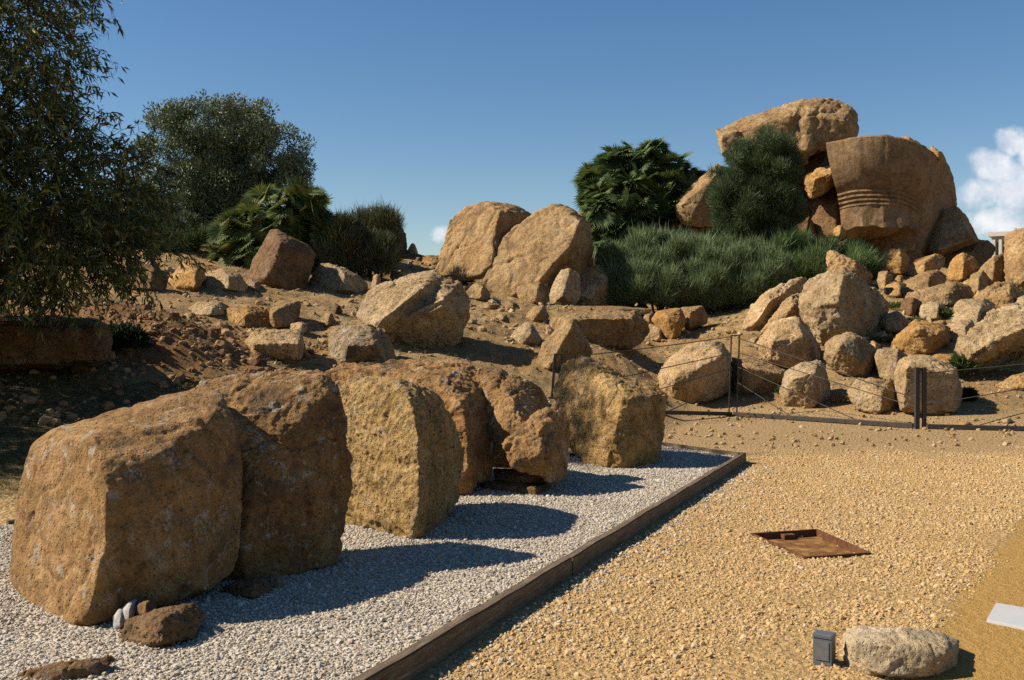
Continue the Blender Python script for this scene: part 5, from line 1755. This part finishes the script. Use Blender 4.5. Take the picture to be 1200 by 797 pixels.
# ------------------------------------------------------------------ fence
def iron_mat():
    t = NT('weathered_iron', 0.6, 0.4)
    t.b.inputs['Metallic'].default_value = 0.5
    n = t.noise(t.tc('Object'), 14, 6, 0.7)
    t.color(t.ramp(n, [(0.35, (0.055, 0.045, 0.038)), (0.55, (0.085, 0.072, 0.062)), (0.75, (0.14, 0.075, 0.04))]))
    t.bump(n, .3, .004)
    return t.m


M_IRON = iron_mat()
Y1, Y2, Y3 = ground(648, 467), ground(858, 488), ground(1078, 503)
RAIL = 'ground rails of the wire fence'


def bar_obj(name, a, b, w, h, mat, parent=None, bevel=.003):
    bm = bmesh.new()
    d = (Vector(b) - Vector(a)).normalized()
    up = Vector((0, 0, 1)) if abs(d.z) < .9 else Vector((0, 1, 0))
    beam_bm(bm, a, b, w, h, bevel, up)
    return obj(name, bm, mat, parent)


def post(label, legs, Y, top_bar=True, w=.035):
    """legs: pixel columns (x_top, y_top, x_base, y_base)"""
    lo = [at(l[2], l[3], Y) for l in legs]
    c = sum((p for p in lo), Vector()) / len(lo)
    root = empty('fence_post', c, label, 'fence post', 'iron posts of the wire fence')
    tops = []
    for l, b in zip(legs, lo):
        t = at(l[0], l[1], Y)
        t.y = b.y
        tops.append(t)
        bar_obj('upright', b - Vector((0, 0, .12)), t, w, w * 1.6, M_IRON, root)
    if top_bar:
        d = (tops[-1] - tops[0]).normalized() * w * .5
        bar_obj('cap_bar', tops[0] - d + Vector((0, 0, .012)), tops[-1] + d + Vector((0, 0, .012)), w * 1.6, .02, M_IRON, root)
        bar_obj('base_plate', lo[0] - Vector((.05, 0, -.02)), lo[-1] + Vector((.05, 0, .02)), .12, .03, M_IRON, root)
    return root, tops


post('short iron post at the left end of the fence behind the last block', [(650.5, 416, 646, 468), (658.5, 416, 656, 466)], Y1, True, .04)
post('tall thin double iron post at the fence corner', [(857, 394, 854, 488), (866.5, 394, 863, 488)], Y2, True, .022)
# the broad post: two flat irons with a slot between
lo = at(1078, 503, Y3)
root = empty('fence_post', lo, 'broad iron post of two flat bars in front of the squared light block', 'fence post', 'iron posts of the wire fence')
for x0, x1 in ((1072, 1077.2), (1081, 1085.2)):
    a, b = at(x0, 503, Y3), at(x1, 430.5, Y3)
    bm = bmesh.new()
    box_bm(bm, (a.x, Y3 - .035, a.z - .15), (b.x, Y3 + .035, b.z), .004)
    obj('flat_bar', bm, M_IRON, root)
a, b = at(1077.2, 434, Y3), at(1081, 430.5, Y3)
for zz in (b.z - .06, lo.z + .18):
    bm = bmesh.new()
    box_bm(bm, (a.x + .001, Y3 - .012, zz), (b.x - .001, Y3 + .012, zz + .05))
    obj('spacer', bm, M_IRON, root)


def rail(a, b, label):
    A, B = at(a[0], a[1], a[2]), at(b[0], b[1], b[2])
    n = 14
    bm = bmesh.new()
    A.z += .045
    B.z += .045
    beam_bm(bm, A, B, .07, .07, .005)
    tag(obj('ground_rail', bm, M_IRON), label, 'rail', RAIL)


Y0r = ground(772, 486)
rail((760, 486, Y0r), (856.5, 488, Y2), 'iron ground rail left of the tall double post')
rail((860.5, 488, Y2), (1070, 502, Y3 + .05), 'iron ground rail between the tall double post and the broad iron post')
Y4 = ground(1230, 507)
rail((1087, 503, Y3), (1260, 507, Y4), 'iron ground rail right of the broad iron post')


def wire(p, q, label, r=.0085, group='wires of the fence', sag=0.0):
    A, B = at(*p), at(*q)
    pts = [A.lerp(B, i / 8) - Vector((0, 0, sag * 4 * (i / 8) * (1 - i / 8))) for i in range(9)]
    o = obj('fence_wire', tubes_mesh('fence_wire', [(pts, [r] * 9)], 6), M_IRON)
    tag(o, label, 'wire', group)


wire((659, 419, Y1), (857, 394.5, Y2), 'top wire from the short left post to the tall double post', sag=.02)
wire((730, 442, Y1 + .6), (856, 414, Y2), 'second wire left of the tall double post, ending in the air')
wire((770, 457, Y1 + 1.0), (855.5, 432, Y2), 'third wire left of the tall double post, running behind the last block')
wire((782, 482.5, Y0r), (855, 450, Y2), 'lowest wire left of the tall double post, slanting to the rail')
wire((865, 396, Y2), (1064, 464, Y3 + .35), 'top slanting wire right of the tall double post, cut short before the broad post')
wire((864.5, 413, Y2), (1073, 477, Y3 + .04), 'second slanting wire right of the tall double post, ending at the broad post')
wire((864.5, 430, Y2), (1012, 496, ground(1012, 498)), 'third slanting wire right of the tall double post, ending on the rail')
wire((864, 448, Y2), (932, 491, ground(932, 493)), 'lowest slanting wire right of the tall double post, shortest of them')
wire((1085, 437.5, Y3), (1260, 421, Y4), 'top wire right of the broad iron post')
wire((1084.5, 475, Y3), (1260, 444.5, Y4), 'middle wire right of the broad iron post')
wire((1138, 501, ground(1138, 503)), (1260, 467, Y4), 'lowest wire right of the broad iron post, rising off the rail')
# stub on the slope
Ys = ground(310, 434)
p = at(310, 434, Ys)
bm = bmesh.new()
k = Ys / F
box_bm(bm, (p.x - 2.6 * k, Ys - .03, p.z - .1), (p.x + 2.6 * k, Ys + .03, p.z + 13 * k), .004)
box_bm(bm, (p.x - 3.4 * k, Ys - .04, p.z + 11.0 * k), (p.x + 3.4 * k, Ys + .04, p.z + 13.2 * k), .004)
o = obj('iron_stub', bm, M_IRON)
recenter(o)
tag(o, 'short dark iron stub in front of the squat light topped block', 'post')


# ------------------------------------------------------------------ things on the flat ground
def lamp():
    Yl = depth_plane(966, 779, 0.0)
    c = at(966, 779, Yl)
    k = Yl / F
    t = NT('grey_lamp_metal', 0.5, 0.4)
    n = t.noise(t.tc('Object'), 22, 5)
    t.color(t.mix(n, (0.085, 0.095, 0.105), (0.15, 0.165, 0.18)))
    g = NT('lamp_glass', 0.25, 0.5)
    g.color(g.mix(g.noise(g.tc('Object'), 30, 3), (0.10, 0.105, 0.11), (0.2, 0.2, 0.2)))
    root = empty('ground_lamp', c, 'small dark grey box lamp standing in tan gravel by the squared stone', 'lamp')
    root.rotation_euler = (0, 0, rad(-33))
    w, d, h = 22 * k, 17 * k, 38 * k
    x = Matrix.Translation(c) @ Matrix.Rotation(rad(-33), 4, 'Z')

    def part(name, p0, p1, m, bev):
        b = bmesh.new()
        box_bm(b, p0, p1, bev)
        o = obj(name, b, m)
        o.parent = root
        return o
    part('housing', (-w / 2, -d / 2, -.02), (w / 2, d / 2, h * .86), t.m, .003)
    part('lid', (-w / 2 - .002, -d / 2 - .004, h * .865), (w / 2 + .002, d / 2 + .002, h), t.m, .004)
    part('lamp_glass', (-w * .36, -d / 2 - .0045, h * .2), (w * .36, -d / 2 - .001, h * .78), g.m, .001)


lamp()


def manhole():
    P = [Vector((x, y, 0)) for x, y in MANHOLE]
    c = sum(P, Vector()) / 4
    rust = NT('rusty_iron', 0.85, 0.25)
    n = rust.noise(rust.tc('Object'), 18, 7, 0.7)
    rust.color(rust.ramp(n, [(0.3, (0.06, 0.025, 0.012)), (0.55, (0.16, 0.065, 0.025)), (0.75, (0.28, 0.13, 0.05))]))
    rust.bump(n, .6, .008)
    fill = NT('rusty_cover', 0.9, 0.15)
    n = fill.noise(fill.tc('Object'), 9, 7, 0.7)
    fill.color(fill.ramp(n, [(0.32, (0.09, 0.038, 0.014)), (0.5, (0.25, 0.12, 0.037)), (0.66, (0.46, 0.28, 0.10))]))
    fill.bump(n, .8, .012)
    root = empty('inspection_cover', c, 'rusty sunken inspection cover set in the tan gravel', 'manhole cover')
    zt = [0.055, 0.045, 0.03, 0.05]
    for i in range(4):
        a, b = P[i], P[(i + 1) % 4]
        a2, b2 = a.lerp(c, .012), b.lerp(c, .012)
        bm = bmesh.new()
        beam_bm(bm, a2 + Vector((0, 0, -.022)), b2 + Vector((0, 0, -.022)), .02, .075, .002)
        obj('frame_bar', bm, rust.m, root)
    bm = bmesh.new()
    vs = [bm.verts.new(p.lerp(c, .03) + Vector((0, 0, -.04))) for p in P]
    lo = [bm.verts.new(p.lerp(c, .03) + Vector((0, 0, -.056))) for p in P]
    bm.faces.new(vs)
    bm.faces.new(lo[::-1])
    for i in range(4):
        bm.faces.new((vs[i], lo[i], lo[(i + 1) % 4], vs[(i + 1) % 4]))
    bmesh.ops.recalc_face_normals(bm, faces=bm.faces[:])
    obj('cover_plate', bm, fill.m, root)
    # the lifting lug at the far side
    h = P[0].lerp(P[3], .52).lerp(c, .1)
    d = (P[3] - P[0]).normalized()
    bm = bmesh.new()
    beam_bm(bm, h - d * .05 + Vector((0, 0, -.018)), h + d * .05 + Vector((0, 0, -.018)), .07, .035, .004)
    obj('lifting_lug', bm, rust.m, root)


manhole()


def floor_plate():
    Yp = depth_plane(1175, 725, 0.0)
    q = [(1156, 726), (1167, 706), (1262, 722), (1262, 748)]
    P = []
    for px, py in q:
        Yq = depth_plane(px, py, 0.014)
        P.append(at(px, py, Yq))
    bm = bmesh.new()
    top = [bm.verts.new(p) for p in P]
    bot = [bm.verts.new(p - Vector((0, 0, .06))) for p in P]
    bm.faces.new(top)
    bm.faces.new(bot[::-1])
    for i in range(4):
        bm.faces.new((top[i], bot[i], bot[(i + 1) % 4], top[(i + 1) % 4]))
    bmesh.ops.recalc_face_normals(bm, faces=bm.faces[:])
    bmesh.ops.bevel(bm, geom=bm.edges[:], offset=.004, segments=2, affect='EDGES')
    t = NT('white_marble_plate', 0.5, 0.4)
    st = t.mix(t.noise(t.tc('Object'), 7, 6, 0.6), (0.50, 0.50, 0.49), (0.66, 0.65, 0.63))
    t.color(t.mix(t.math('MULTIPLY', t.step(t.noise(t.tc('Object'), 3.5, 7, 0.7), 0.5, 0.7), 0.6), st, (0.5, 0.36, 0.17)))
    o = obj('stone_plate', bm, t.m)
    recenter(o)
    tag(o, 'flat white stone plate lying on the sandy path at the right edge', 'plate')


floor_plate()


def floodlight(px, py, label):
    Yl = ground(px, py) - .5
    c = at(px, py, Yl)
    k = Yl / F
    root = empty('floodlight', c, label, 'floodlight', 'little black floodlights in the rubble')
    t = M_BLACK
    b = bmesh.new()
    box_bm(b, (-4.5 * k, -.07, 2 * k), (4.5 * k, .07, 9 * k), .01)
    o = obj('housing', b, t)
    o.parent = root
    b = bmesh.new()
    box_bm(b, (-1 * k, -.02, -3 * k), (1 * k, .02, 1.95 * k))
    o = obj('foot', b, t)
    o.parent = root
    b = bmesh.new()
    box_bm(b, (-4 * k, .0705, 2.6 * k), (4 * k, .078, 8.4 * k))
    o = obj('lamp_glass', b, t)
    o.parent = root


_t = NT('black_lamp_metal', 0.5, 0.4)
_t.color((0.022, 0.024, 0.028))
M_BLACK = _t.m
floodlight(1041, 346, 'left one of two little black floodlights set in the rubble below the capital')
floodlight(1059, 346, 'right one of two little black floodlights set in the rubble below the capital')
